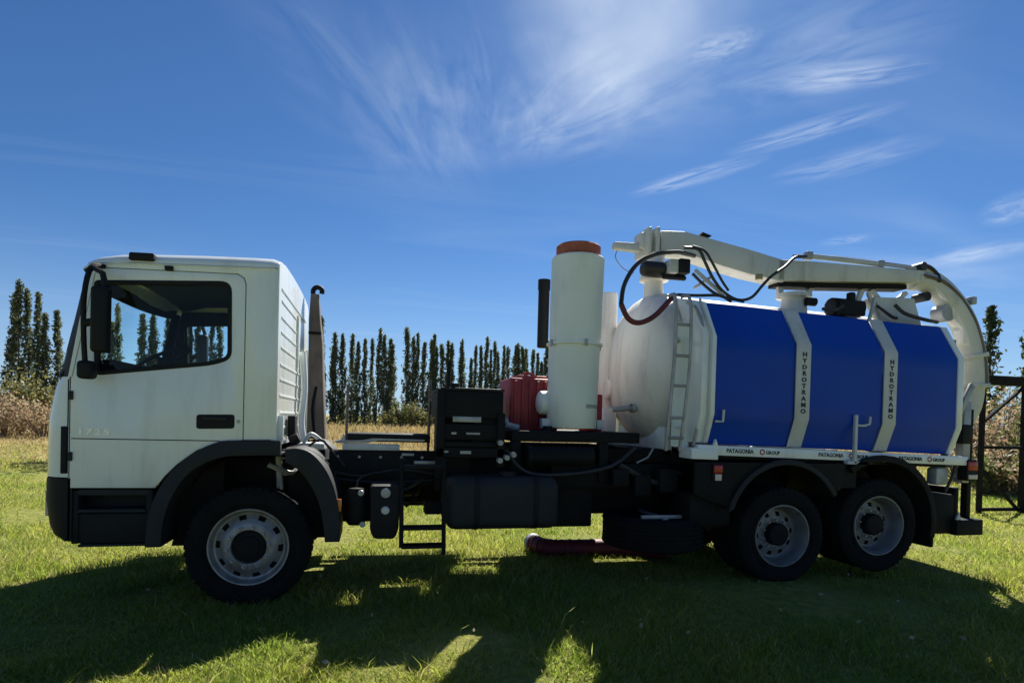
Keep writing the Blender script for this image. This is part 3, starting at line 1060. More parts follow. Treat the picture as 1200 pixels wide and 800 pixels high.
# side skirt panels of the chassis in the gap behind the cab
MB().box(0.60, 1.62, 0.56, 0.735, 0.97, 1.30).build('side_panel', STEEL, T, bevel=0.01)
MB().box(0.72, 1.26, 0.545, 0.62, 1.305, 1.365).build('pale_step_plate', GALV, T, bevel=0.006)
MB().box(0.76, 1.56, 0.60, 1.05, 1.385, 1.465).build('long_toolbox', BLACKP, T, bevel=0.012)
MB().prism([(0.66, 1.37), (0.95, 1.37), (1.06, 1.40), (1.5, 1.40), (1.5, 1.415), (1.0, 1.42), (0.9, 1.40), (0.66, 1.395)], 0.56, 0.6).build('catwalk_edge', GREYM, T)
MB().box(1.28, 1.40, 0.55, 0.60, 1.255, 1.28).box(1.40, 1.62, 0.50, 0.56, 1.18, 1.21).build('small_bracket', GREYM, T, bevel=0.004)
for xx, top in ((0.75, 1.92), (1.545, 2.02)):
    MB().cyl((xx, 0.66, 1.30), (xx + 0.005, 0.66, top), 0.014, 8).build('marker_rod', SNORK, T)
# air intake stack behind the cab
sn = MB()
rows = []
for z, x0, x1, y0, y1 in ((1.36, 0.275, 0.475, 1.72, 2.06), (1.9, 0.27, 0.44, 1.76, 2.04), (2.45, 0.265, 0.415, 1.80, 2.02), (2.72, 0.26, 0.385, 1.82, 2.0), (3.02, 0.27, 0.36, 1.86, 1.98)):
    rows.append([(x0, y0, z), (x1, y0, z), (x1, y1, z), (x0, y1, z), (x0, y0, z)])
sn.grid(rows).add(rows[-1][:4], [(0, 1, 2, 3)])
SN = sn.build('air_intake_stack', SNORK, T, bevel=0.02)
MB().tube([(0.30, 1.92, 3.0), (0.29, 1.92, 3.07), (0.33, 1.92, 3.11), (0.385, 1.92, 3.09), (0.385, 1.92, 3.04)], 0.028, 8, sm=5).build('stack_hook', STEEL, SN)
MB().box(0.26, 0.40, 1.79, 1.815, 2.55, 2.58).build('stack_clamp', STEEL, SN)
MB().tube([(0.36, 1.74, 1.36), (0.33, 1.70, 1.7), (0.36, 1.76, 1.95)], 0.014, 8, sm=4).build('stack_stay', STEEL, SN)
MB().tube([(0.30, 1.3, 1.3), (0.26, 1.3, 1.55), (0.28, 1.35, 1.9), (0.25, 1.4, 2.3)], 0.035, 10, sm=4).build('white_air_pipe', WHITE, T)
MB().box(0.22, 0.29, 0.55, 0.7, 1.42, 1.62).cyl((0.26, 0.45, 1.38), (0.34, 0.45, 1.42), 0.05, 10).build('cab_latch', BLACKP, T, bevel=0.01)
MB().box(0.30, 0.55, 0.6, 0.9, 1.30, 1.36).tube([(0.36, 0.62, 1.36), (0.42, 0.66, 1.45), (0.52, 0.7, 1.38)], 0.02, 8, sm=4).build('cab_mount', GALV, T, bevel=0.008)
MB().prism([(0.6, 1.37), (0.78, 1.37), (0.72, 1.46), (0.70, 1.40)], 0.75, 0.8).build('pale_gusset', GALV, T)

MB().box(-1.30, -0.70, 2.28, 2.46, 0.36, 0.54).build('far_sun_blocker', STEEL, T, bevel=0.01)  # added on the unseen side so the cab's shadow starts further back
for z in (0.52, 0.78, 1.02):
    MB().box(0.85, 2.4 if z < 0.6 else 4.1, 2.22, 2.28, z, z + 0.11).build('sun_blocker_rail', STEEL, T, bevel=0.006)  # rails added out of view to cut sunlight reaching under the chassis
MB().box(1.1, 2.3, 1.75, 2.26, 0.62, 1.16).build('sun_blocker_box', STEEL, T, bevel=0.02)  # unseen box added to deepen the shade beneath the truck
MB().box(2.9, 3.9, 1.75, 2.2, 0.66, 1.1).build('sun_blocker_case', STEEL, T, bevel=0.03)  # another unseen block added for the shadow on the ground
# air cylinders, fuel tank, access steps
MB().lathe([(0.0, 0), (0.07, 0.008), (0.09, 0.04), (0.09, 0.30), (0.07, 0.335), (0.0, 0.345)], 'z', (0.87, 0.18, 0.65), 24).build('air_cylinder', STEEL, T)
MB().prism(round_poly([(0.99, 1.02), (0.995, 0.62), (1.03, 0.545), (1.21, 0.54), (1.245, 0.62), (1.255, 1.02)], 0.03), 0.05, 0.35).build('battery_box', BLACKP, T, bevel=0.02)
MB().lathe([(0.0, -0.012), (0.030, -0.01), (0.038, 0.0)], 'y', (1.125, 0.046, 0.80), 14).build('box_badge', GALV, T)
MB().lathe([(0.0, -0.008), (0.042, -0.006), (0.045, 0.0)], 'y', (1.125, 0.044, 0.955), 14).build('box_badge', GREYM, T)
MB().box(0.705, 0.75, -0.01, 0.015, 0.80, 0.91).build('side_reflector', ORANGE, T, bevel=0.006)
ft = MB().box(1.675, 2.765, 0.07, 0.62, 0.60, 1.09)
FT = ft.build('fuel_tank', GREYP, T, bevel=0.095, bseg=5)
for xx in (1.93, 2.5):
    MB().prism(round_poly([(0.062, 0.592), (0.062, 1.098), (0.628, 1.098), (0.628, 0.592)], 0.13, 5), xx, xx + 0.05, 'yz').build('tank_band', BLACKP, FT, bevel=0.004)
MB().cyl((2.28, 0.26, 1.07), (2.28, 0.26, 1.13), 0.085, 20).build('filler_cap', BLACKP, FT)
ac = MB()
for xx in (1.265, 1.645):
    ac.tube([(xx, 0.12, 1.26), (xx, 0.06, 0.95), (xx + 0.005, 0.02, 0.47 if xx < 1.5 else 0.40)], 0.020, 8)
AC = ac.build('access_steps', STEEL, T)
for z in (1.19, 0.64, 0.475):
    MB().box(1.27, 1.645, 0.0, 0.13, z - 0.015, z + 0.015).build('rung', STEEL, AC, bevel=0.004)
MB().tube([(1.30, 0.3, 1.0), (1.42, 0.4, 0.86), (1.32, 0.4, 0.78)], 0.015, 6).box(1.50, 1.66, 0.3, 0.5, 0.72, 0.84).build('cross_stay', STEEL, T)

for pts, r_ in (([(0.62, 0.545, 1.10), (0.9, 0.53, 1.06), (1.25, 0.53, 1.12), (1.62, 0.52, 1.08)], 0.011),
                ([(0.62, 0.54, 1.04), (1.0, 0.53, 1.00), (1.6, 0.52, 1.02)], 0.009),
                ([(0.87, 0.2, 0.99), (0.9, 0.35, 1.06), (1.05, 0.5, 1.1)], 0.010),
                ([(1.25, 0.2, 0.95), (1.36, 0.3, 0.98), (1.5, 0.5, 1.05)], 0.012),
                ([(0.40, 0.5, 1.32), (0.52, 0.5, 1.40), (0.62, 0.55, 1.30), (0.75, 0.55, 1.15)], 0.012)):
    MB().tube(pts, r_, 6, sm=5).build('air_line', HOSEK, T)
for k in range(5):
    MB().lathe([(0.0, -0.014), (0.012, -0.014), (0.016, -0.004), (0.016, 0.0)], 'y', (0.68 + 0.2 * k, 0.558, 1.24), 6).build('frame_bolt', GREYM, T)
for k in range(2):
    MB().lathe([(0.0, -0.012), (0.025, -0.01), (0.028, 0.0)], 'y', (0.91 + 0.02 * k, 0.092, 0.95 - 0.28 * k), 10).build('drain_valve', GREYM, T)
for xx, zz in ((4.86, 0.86), (6.0, 0.93), (5.55, 0.82)):
    MB().lathe([(0.0, -0.08), (0.07, -0.07), (0.085, -0.02), (0.085, 0.03), (0.06, 0.07), (0.0, 0.08)], 'x', (xx, 0.62, zz), 18).build('brake_chamber', STEEL, T)

# ---- machinery behind the cab


def nearer(x, y, z):
    return (1 + (x - 1) * 0.955, y - 0.27, 1.64 + (z - 1.64) * 0.955)


mf = MB().box(1.66, 2.30, 0.62, 1.60, 1.64, 1.915).box(1.66, 2.30, 0.62, 0.66, 1.42, 1.58).box(2.0, 2.30, 0.66, 1.6, 1.28, 1.64)
mf.box(1.70, 2.0, 0.80, 1.6, 0.95, 1.64).box(1.70, 2.24, 0.62, 0.66, 1.345, 1.40)
mf.box(1.62, 1.70, 0.60, 0.68, 0.9, 1.93).box(2.24, 2.32, 0.60, 0.68, 1.15, 1.70).box(1.62, 2.32, 0.60, 0.66, 1.24, 1.34)
MF = mf.xf(nearer).build('hydraulic_cabinet', STEEL, T, bevel=0.01)
MB().box(1.655, 2.305, 0.61, 1.605, 1.917, 1.945).xf(nearer).build('cabinet_lid', GREYP, MF, bevel=0.008)
MB().tube([(1.73, 0.64, 1.93), (1.735, 0.64, 2.18)], 0.022, 8).cyl((1.735, 0.64, 2.17), (1.735, 0.64, 2.2), 0.03, 8).xf(nearer).build('cabinet_post', STEEL, MF)
MB().cyl((1.80, 0.70, 1.945), (1.80, 0.70, 1.99), 0.05, 12).xf(nearer).build('breather_cap', BLACKP, MF)
MB().box(1.78, 2.07, 0.608, 0.619, 1.60, 1.655).xf(nearer).build('maker_plate', GREYM, MF, bevel=0.002)
for a in ((1.77, 1.82, 0.605, 0.618, 1.475, 1.495), (1.92, 2.06, 0.605, 0.618, 1.475, 1.495), (1.70, 1.74, 0.585, 0.598, 1.29, 1.31), (1.86, 1.97, 0.585, 0.598, 1.28, 1.31)):
    MB().box(*a).xf(nearer).build('pipe_clip', GREYM, MF)
for k in range(4):
    MB().cyl((2.26 + 0.07 * (k % 3), 0.52, 1.22 + 0.09 * (k // 3) + 0.03 * k), (2.26 + 0.07 * (k % 3), 0.60, 1.22 + 0.09 * (k // 3) + 0.03 * k), 0.028, 10).xf(nearer).build('hose_fitting', GREYM, MF)
# red blower casing
rd = MB().box(2.46, 3.02, 1.02, 1.62, 1.52, 2.10)
RD = rd.build('blower_casing', REDP, T, bevel=0.025, bseg=3)
for k in range(6):
    xx = 2.50 + 0.085 * k
    MB().box(xx, xx + 0.035, 1.0, 1.64, 1.58, 2.07).build('casing_rib', REDP, RD, bevel=0.008)
MB().box(2.56, 2.9, 1.10, 1.5, 2.10, 2.135).tube([(2.62, 1.2, 2.13), (2.7, 1.2, 2.17), (2.8, 1.2, 2.13)], 0.018, 8, sm=4).build('casing_lid', REDP, RD, bevel=0.01)
MB().cyl((2.40, 1.1, 1.60), (2.47, 1.1, 1.60), 0.06, 14).cyl((2.42, 1.0, 1.58), (2.56, 1.0, 1.55), 0.035, 10).build('casing_flange', GALV, RD)
MB().box(3.35, 3.52, 0.95, 1.3, 1.53, 1.95).build('red_side_casing', REDP, T, bevel=0.02)
# exhaust silencer behind the filter
MB().lathe([(0.0, 0), (0.06, 0.0), (0.068, 0.01), (0.068, 0.70), (0.075, 0.70), (0.075, 0.82), (0.0, 0.83)], 'z', (2.985, 1.62, 2.52), 20).cyl((3.16, 1.62, 2.1), (3.14, 1.62, 2.62), 0.045, 12).cyl((3.14, 1.62, 2.58), (2.99, 1.62, 2.58), 0.04, 10).build('exhaust_silencer', BLACKP, T)
# filter column
fx, fy = 3.085, 0.76
fc = MB().lathe([(0.0, 1.565), (0.262, 1.565), (0.268, 1.575), (0.270, 1.9), (0.276, 2.44)], 'z', (fx, fy, 0), 48)
fc.lathe([(0.277, 2.44), (0.281, 2.9), (0.284, 3.37), (0.272, 3.385), (0.0, 3.385)], 'z', (fx + 0.004, fy, 0), 48)
fc.xf(lambda x, y, z: (x + (z - 1.56) * 0.012, y, z))
FC = fc.build('filter_column', FILTW, T)
MB().lathe([(0.278, -0.012), (0.302, -0.012), (0.302, 0.012), (0.278, 0.012)], 'z', (fx + 0.012, fy, 2.455), 48).build('flange_ring', FILTW, FC)
for a in (0.15, -2.8, -1.5):
    MB().cyl((fx + 0.012 + 0.31 * cos(a), fy + 0.31 * sin(a), 2.42), (fx + 0.012 + 0.31 * cos(a), fy + 0.31 * sin(a), 2.49), 0.016, 8).build('clamp_bolt', GREYM, FC)
MB().lathe([(0.0, 0.135), (0.225, 0.13), (0.238, 0.115), (0.238, 0.03), (0.230, 0.02), (0.230, 0.0)], 'z', (fx + 0.027, fy, 3.385), 40).build('rusty_cap', RUST, FC)
MB().lathe([(0.0, -0.03), (0.09, -0.025), (0.125, 0.0), (0.13, 0.05), (0.12, 0.16)], 'x', (2.76, 0.88, 1.83), 24).build('inlet_elbow', FILTW, FC)
MB().box(2.74, 2.84, 0.70, 0.80, 1.555, 1.66).box(3.36, 3.44, 0.70, 0.80, 1.555, 1.66).build('column_foot', GALV, FC, bevel=0.01)
MB().cyl((2.79, 0.66, 1.52), (2.79, 0.66, 1.58), 0.05, 12).build('isolator', BLACKP, FC)


def on_filter(u, v, w):
    a = -pi / 2 + (u - 0.02) / 0.27 + 0.30
    return Vector((fx + 0.004 + (0.2715 + w) * cos(a), fy + (0.2715 + w) * sin(a), 1.78 + v))


text_mesh('SERVICIO', 0.052, on_filter, 'filter_lettering', mat('faded_lettering', (0.24, 0.28, 0.25), 0.7), FC, 0.001)
# pump deck and dark machinery under it
pd = MB().box(2.36, 3.75, 0.46, 2.0, 1.42, 1.53).box(2.4, 4.2, 0.60, 1.9, 1.21, 1.36).box(2.36, 2.46, 0.46, 0.56, 0.95, 1.42).box(3.3, 3.4, 0.46, 0.56, 1.0, 1.42)
pd.box(2.8, 4.1, 0.50, 0.9, 0.95, 1.2)
pd.build('pump_deck', STEEL, T, bevel=0.008)
MB().cyl((2.55, 0.42, 1.28), (3.2, 0.42, 1.28), 0.10, 20).cyl((2.5, 0.42, 1.28), (2.55, 0.42, 1.28), 0.12, 20).build('pump_motor', STEEL, T)
MB().tube([(2.3, 0.45, 1.33), (2.5, 0.38, 1.12), (2.9, 0.36, 1.1), (3.4, 0.4, 1.18), (3.7, 0.45, 1.38)], 0.022, 8, sm=5).tube(
    [(3.5, 0.4, 1.2), (3.9, 0.38, 1.02), (4.2, 0.42, 1.12)], 0.03, 8, sm=5).build('hydraulic_line', HOSEK, T)
MB().tube([(3.70, 0.42, 1.22), (3.82, 0.40, 1.28), (3.88, 0.4, 1.38)], 0.010, 6).build('control_lever', GREYM, T)
MB().box(3.42, 3.60, 0.36, 0.48, 0.98, 1.16).box(3.66, 3.84, 0.34, 0.48, 0.88, 1.10).box(3.92, 4.12, 0.30, 0.46, 0.92, 1.16).build('valve_block', STEEL, T, bevel=0.012)
MB().box(2.86, 3.30, 0.62, 1.62, 0.52, 1.2).build('water_pump_unit', STEEL, T, bevel=0.02)
MB().box(3.36, 4.55, 0.95, 1.7, 0.60, 1.22).build('drive_casing', STEEL, T, bevel=0.03)
MB().box(2.0, 2.86, 0.9, 1.5, 0.66, 0.95).build('gear_casing', STEEL, T, bevel=0.03)
MB().box(0.62, 1.24, 0.84, 1.58, 0.56, 1.0).build('transmission', STEEL, T, bevel=0.04)
MB().box(4.15, 4.62, 0.10, 0.7, 0.60, 0.93).build('guard_box', STEEL, T, bevel=0.02)
# spare wheel under the chassis
sw = empty('spare_wheel', Vector((3.96, 0.53, 0.335)) - T.location, parent=T)
tyre_mb(0.28).xf(lambda x, y, z: (x * 1.06, z * 1.06, 0.32 - y * 1.14)).build('tyre', RUBBER, sw, smooth=40, keep=True)
MB().lathe([(0.335, 0.05), (0.33, 0.27), (0.30, 0.29), (0.20, 0.20), (0.0, 0.20)], 'z', (0, 0, 0), 40).build('rim', STEEL, sw, keep=True)
MB().box(-0.26, 0.22, -0.28, -0.24, 0.32, 0.36).box(-0.03, 0.03, -0.3, 0.3, 0.31, 0.335).build('carrier_bar', GREYM, sw, bevel=0.006, keep=True)

# ---- vacuum tank
SL = -0.024         # the superstructure leans down slightly to the rear


def tilt(mb):
    return mb.xf(lambda x, y, z: (x, y, z + SL * (x - 4.25)))


TY, TZ, TR = 1.2, 2.29, 0.86
prof = [(0.0, 3.80)]
for k in range(1, 11):
    a = pi / 2 * k / 10
    prof.append((TR * sin(a) ** 0.80, 4.22 - 0.42 * cos(a)))
prof += [(TR, 4.24), (TR + 0.02, 4.245), (TR + 0.02, 4.285), (TR, 4.29), (TR, 7.45), (TR + 0.02, 7.455), (TR + 0.02, 7.5), (TR, 7.505)]
for k in range(1, 9):
    a = pi / 2 * k / 8
    prof.append((TR * cos(a) ** 0.82, 7.505 + 0.40 * sin(a)))
TANK = tilt(MB().lathe([(r, h) for r, h in prof], 'x', (0, TY, TZ), 72)).build('tank', TANKW, T, smooth=30)
MB().lathe([(0.0, -0.02), (0.10, -0.018), (0.12, 0.0), (0.12, 0.1)], 'x', (3.80, 1.55, 2.05), 20).build('tank_port', TANKW, TANK)
tilt(MB().box(3.74, 3.90, 1.45, 1.75, 1.36, 1.80).box(4.1, 4.2, 0.6, 1.8, 1.30, 1.6)).build('tank_saddle', WHITE, T, bevel=0.008)
# white pipe beside the dome
MB().lathe([(0.0, 1.66), (0.115, 1.665), (0.118, 1.72), (0.118, 3.24), (0.105, 3.26), (0.0, 3.265)], 'z', (3.86, 1.72, 0), 28).build('overflow_pipe', TANKW, T)
MB().tube([(3.62, 0.9, 1.78), (3.78, 0.85, 1.80), (3.92, 0.9, 1.80)], 0.03, 10).lathe([(0.05, -0.02), (0.05, 0.02)], 'x', (3.84, 0.86, 1.80), 14).build('drain_pipe', GREYM, T)

SEC = [(0.62, 3.01), (0.28, 2.92), (0.05, 2.53), (0.05, 1.75), (0.16, 1.45)]


def sec_sheet(x0, x1, sec, th=0.012, nx=6, wob=0.0):
    """side cover following the octagon section"""
    pts = []
    for i in range(len(sec) - 1):
        (a, b), (c, d) = sec[i], sec[i + 1]
        for k in range(5):
            t = k / 5
            pts.append((a + (c - a) * t, b + (d - b) * t))
    pts.append(sec[-1])
    rows = []
    for k in range(nx + 1):
        x = x0 + (x1 - x0) * k / nx
        rows.append([(x, y + wob * sin(k / nx * pi) * 0.010, z) for y, z in pts])
    return MB().sheet(rows, (0, 0.012, 0))


def both(mb, fn):
    fn(mb)


PANELS = ((4.365, 5.285), (5.47, 6.395), (6.575, 7.405))
COVSEC = SEC[1:]
for far in (0, 1):
    fl = (lambda x, y, z: (x, y, z)) if not far else (lambda x, y, z: (x, 2 * TY - y, z))
    for x0, x1 in PANELS:
        tilt(sec_sheet(x0, x1, COVSEC, wob=-1.0)).xf(fl).build('side_cover', BLUE, T)
    for x0, x1, txt in ((5.29, 5.465, 1), (6.40, 6.57, 1)):
        s_ = tilt(sec_sheet(x0, x1, [(y - 0.020, z + 0.004) for y, z in SEC], nx=1)).xf(fl).build('strap', STRAP, T)
        if not far:
            grp = []
            word = 'HYDROTRAMO'
            for k, c in enumerate(word):
                z0 = 2.405 - k * 0.066 + SL * (x0 - 4.25)
                text_mesh(c, 0.066, lambda u, v, w, z0=z0, xm=(x0 + x1) / 2 + 0.01: Vector((xm + u * 1.15, 0.0265 - w, z0 + v)), 'letter', LETTER, s_, 0.002, 'CENTER')
    for x0, x1 in ((4.20, 4.36), (7.41, 7.49)):
        sp = MB().prism([(y - 0.012, z + 0.006) for y, z in SEC] + [(0.34, 1.45), (0.30, 2.5), (0.55, 2.9)], x0, x1, 'yz')
        tilt(sp).xf(fl).build('cover_frame', WHITE, T, bevel=0.006)
    tilt(MB().tube([(4.29, 0.27, 2.95), (4.285, 0.02, 2.56), (4.28, 0.015, 1.75), (4.3, 0.12, 1.46)], 0.014, 8)).xf(fl).build('frame_pipe', STRAP, T)
    # bottom rail with flat print
    rl = tilt(MB().box(4.20, 7.62, 0.06, 0.14, 1.335, 1.437)).xf(fl).build('bottom_rail', WHITE, T, bevel=0.006)
    tilt(MB().box(4.12, 4.42, 0.045, 0.3, 1.29, 1.40).prism([(4.36, 1.39), (4.44, 1.39), (4.40, 1.50)], 0.056, 0.1)).xf(fl).build('rail_bracket', WHITE, rl, bevel=0.004)
    tilt(MB().prism([(6.0, 1.31), (6.28, 1.31), (6.34, 1.40), (6.20, 1.36)], 0.03, 0.3)).xf(fl).build('rail_bracket', WHITE, rl, bevel=0.004)
    if not far:
        for x0, txt in ((4.52, 'PATAGONIA'), (5.62, 'PATAGONIA'), (6.66, 'PATAGONIA')):
            zb = 1.368 + SL * (x0 - 4.25)
            text_mesh(txt, 0.058, lambda u, v, w, x0=x0, zb=zb: Vector((x0 + u * 0.95, 0.0575 - w, zb + v + SL * u)), 'rail_lettering', LETTER, rl, 0.001)
            text_mesh('O', 0.085, lambda u, v, w, x0=x0 + 0.385, zb=zb - 0.018: Vector((x0 + u * 0.95, 0.0575 - w, zb + v + SL * u)), 'rail_emblem', RUST, rl, 0.001)
            text_mesh('GROUP', 0.052, lambda u, v, w, x0=x0 + 0.46, zb=zb - 0.012: Vector((x0 + u * 0.95, 0.0575 - w, zb + v + SL * u)), 'rail_lettering', LETTER, rl, 0.001)
    hk = tilt(MB().box(6.02, 6.055, 0.0, 0.035, 1.31, 1.83).tube([(6.055, 0.02, 1.72), (6.14, 0.01, 1.72), (6.2, 0.0, 1.74), (6.205, 0.0, 1.82)], 0.014, 8).box(5.94, 6.2, 0.0, 0.06, 1.30, 1.335)).xf(fl)
    hk.build('hose_hook', STRAP, T, bevel=0.004)
    tilt(MB().tube([(4.36, 0.02, 1.68), (4.44, 0.015, 1.68), (4.445, 0.01, 1.80)], 0.013, 8)).xf(fl).build('small_hook', STRAP, T)

# tank underside frame
tilt(MB().box(4.2, 7.5, 0.6, 0.74, 1.21, 1.33).box(4.2, 7.5, 1.66, 1.8, 1.21, 1.33)).build('tank_subframe', STEEL, T, bevel=0.006)
tilt(MB().box(4.25, 7.4, 0.14, 2.26, 1.30, 1.345)).build('underfloor', STEEL, T)

# ladder on the tank front
ld = MB()
L1 = [(3.865, 0.14, 2.92), (3.90, 0.06, 2.88), (3.905, 0.05, 2.4), (3.885, 0.06, 1.95), (3.86, 0.09, 1.37)]
L2 = [(4.00, 0.14, 2.92), (4.06, 0.06, 2.88), (4.075, 0.05, 2.4), (4.055, 0.06, 1.95), (4.01, 0.09, 1.37)]
ld.tube(L1, 0.018, 8, sm=4).tube(L2, 0.018, 8, sm=4)
LD = ld.build('ladder', GREYM, T)
for z in (2.63, 2.32, 2.02, 1.70, 1.50):
    MB().cyl((3.90 if z > 1.9 else 3.875, 0.06, z), (4.06 if z > 1.9 else 4.03, 0.06, z), 0.016, 8).build('rung', GREYM, LD)
MB().bar((3.95, 0.06, 2.5), (4.1, 0.36, 2.5), 0.03).bar((3.95, 0.07, 1.6), (4.15, 0.36, 1.6), 0.03).bar((4.05, 0.1, 2.86), (4.25, 0.3, 2.88), 0.025).build('ladder_bracket', STRAP, LD)
tilt(MB().sheet([[(4.06, 0.36, z), (4.13, 0.30, z), (4.21, 0.27, z)] for z in (1.40, 2.0, 2.7)], (0, 0.01, 0))).build('front_cheek_plate', FILTW, T)
MB().tube([(4.20, 0.21, 2.86), (4.24, 0.10, 2.6), (4.24, 0.08, 1.9), (4.19, 0.14, 1.42)], 0.016, 8, sm=3).build('vent_pipe', GREYM, T)

# ---- suction boom on top


def bplane(x, z, dy=0.0):
    return Vector((x, 1.2 - 0.2 * (x - 4.3) + dy, z))


def bprism(poly, hw, off=0.0):
    n = len(poly)
    vs = [bplane(x, z, off - hw) for x, z in poly] + [bplane(x, z, off + hw) for x, z in poly]
    return MB().add(vs, [tuple(range(n)), tuple(range(2 * n - 1, n - 1, -1))] + [(i, i + n, (i + 1) % n + n, (i + 1) % n) for i in range(n)])


BOOM = bprism([(4.24, 3.90), (4.52, 3.90), (5.27, 3.72), (5.70, 3.605), (5.70, 3.35), (5.28, 3.43), (4.97, 3.51), (4.56, 3.635), (4.24, 3.65)], 0.13).build('boom_arm', CREAM, T, bevel=0.012)
bprism([(5.62, 3.615), (5.93, 3.61), (7.36, 3.545), (7.36, 3.40), (5.93, 3.37), (5.62, 3.37)], 0.13).build('suction_beam', CREAM, T, bevel=0.012)
bprism([(5.66, 3.365), (6.2, 3.37), (7.2, 3.39), (7.2, 3.33), (6.1, 3.31), (5.66, 3.315)], 0.09, 0.02).build('beam_shade_strip', STEEL, T)  # black strip stands in for the beam's shaded underside
for x0, x1 in ((4.07, 4.105), (4.16, 4.20)):
    bprism([(x0, 3.92), (x1, 3.92), (x1, 3.62), (x0, 3.62)], 0.19).build('pivot_plate', CREAM, T, bevel=0.006)
bprism([(4.02, 3.88), (4.26, 3.90), (4.26, 3.66), (4.02, 3.70)], 0.10).build('pivot_block', CREAM, T, bevel=0.012)
bprism([(3.74, 3.775), (4.05, 3.765), (4.05, 3.67), (3.74, 3.70)], 0.05).build('boom_stop_bar', STRAP, T, bevel=0.006)
MB().cyl(bplane(4.13, 3.93, -0.06), bplane(4.13, 3.93, 0.06), 0.03, 12).build('pivot_pin', GREYM, T)
bprism([(4.72, 3.90), (4.83, 3.86), (4.80, 3.84), (4.70, 3.87)], 0.03, -0.1).build('boom_lug', STEEL, T)
# slewing head
MB().lathe([(0.20, 3.02), (0.12, 3.10), (0.11, 3.32), (0.17, 3.33), (0.17, 3.38), (0.12, 3.39), (0.12, 3.66), (0.0, 3.66)], 'z', (4.22, 1.2, 0), 28).build('slewing_column', TANKW, T)
MB().lathe([(0.0, -0.02), (0.07, 0.0), (0.09, 0.03), (0.09, 0.25), (0.07, 0.27)], 'x', (3.98, 1.02, 3.42), 20).build('slew_hose_stub', HOSEK, T)
MB().box(4.25, 4.36, 0.86, 1.06, 3.36, 3.52).build('slew_motor_cap', STRAP, T, bevel=0.015)
MB().box(4.36, 4.50, 0.84, 1.06, 3.36, 3.53).cyl((4.2, 0.95, 3.33), (4.5, 0.95, 3.33), 0.03, 10).build('slew_motor', BLACKP, T, bevel=0.02)
# tank top fittings
MB().lathe([(0.16, 2.95), (0.14, 3.18), (0.20, 3.19), (0.20, 3.235), (0.0, 3.25)], 'z', (5.90, 0.88, 0), 24).build('manway_neck', CREAM, T)
MB().cyl((5.93, 0.70, 3.12), (6.05, 0.70, 3.12), 0.05, 12).build('manway_latch', BLACKP, T)
ob = MB().box(6.36, 6.72, 0.64, 0.92, 2.99, 3.17).cyl((6.33, 0.78, 3.10), (6.76, 0.78, 3.10), 0.11, 16).cyl((6.55, 0.7, 3.15), (6.55, 0.7, 3.27), 0.05, 10)
ob.build('hydraulic_motor', BLACKP, T, bevel=0.02)
MB().bar((6.75, 0.66, 3.28), (6.92, 0.66, 2.95), 0.035).bar((6.82, 0.62, 3.2), (6.74, 0.62, 2.93), 0.03).build('motor_stay', STRAP, T)
bprism([(6.80, 3.22), (7.28, 3.22), (7.38, 2.90), (7.02, 2.92), (6.92, 3.0)], 0.09).build('pale_side_plate', CREAM, T, bevel=0.01)
for a, b in (((5.72, 3.36), (5.74, 3.18)), ((6.12, 3.33), (6.0, 3.17)), ((6.72, 3.32), (6.66, 3.17)), ((6.82, 3.32), (6.95, 3.17)), ((7.25, 3.3), (7.12, 3.18))):
    MB().bar(bplane(*a), bplane(*b), 0.07, 0.05).build('boom_strut', CREAM, T, bevel=0.005)
for pts, r_ in (([(5.95, 0.45, 2.99), (6.15, 0.5, 3.0), (6.35, 0.6, 3.08)], 0.02), ([(6.9, 0.42, 3.1), (7.0, 0.38, 3.0), (7.25, 0.38, 2.95), (7.5, 0.4, 2.93)], 0.022), ([(6.78, 0.55, 3.1), (6.86, 0.42, 2.96), (6.92, 0.4, 2.94)], 0.018)):
    MB().tube(pts, r_, 8, sm=4).build('top_hose', HOSEK, T)
# hydraulic ram on the beam
rr = MB().cyl(bplane(6.05, 3.685, -0.05), bplane(6.9, 3.62, -0.05), 0.032, 14).cyl(bplane(6.9, 3.62, -0.05), bplane(7.36, 3.585, -0.05), 0.02, 12)
RAM = rr.build('hydraulic_ram', GALV, T)
for a, b, w_ in (((5.98, 3.69), (6.06, 3.685), 0.09), ((6.86, 3.625), (6.92, 3.62), 0.08), ((7.34, 3.59), (7.42, 3.57), 0.09)):
    MB().bar(bplane(*a, -0.05), bplane(*b, -0.05), w_).build('ram_lug', GREYM, RAM, bevel=0.008)
MB().tube([bplane(5.9, 3.70, 0.03), bplane(6.4, 3.70, 0.03), bplane(7.0, 3.65, 0.03), bplane(7.32, 3.62, 0.03), bplane(7.55, 3.6, 0.02), bplane(7.62, 3.52, 0.0)], 0.024, 8, sm=4).build('ram_hose', GREYP, RAM)
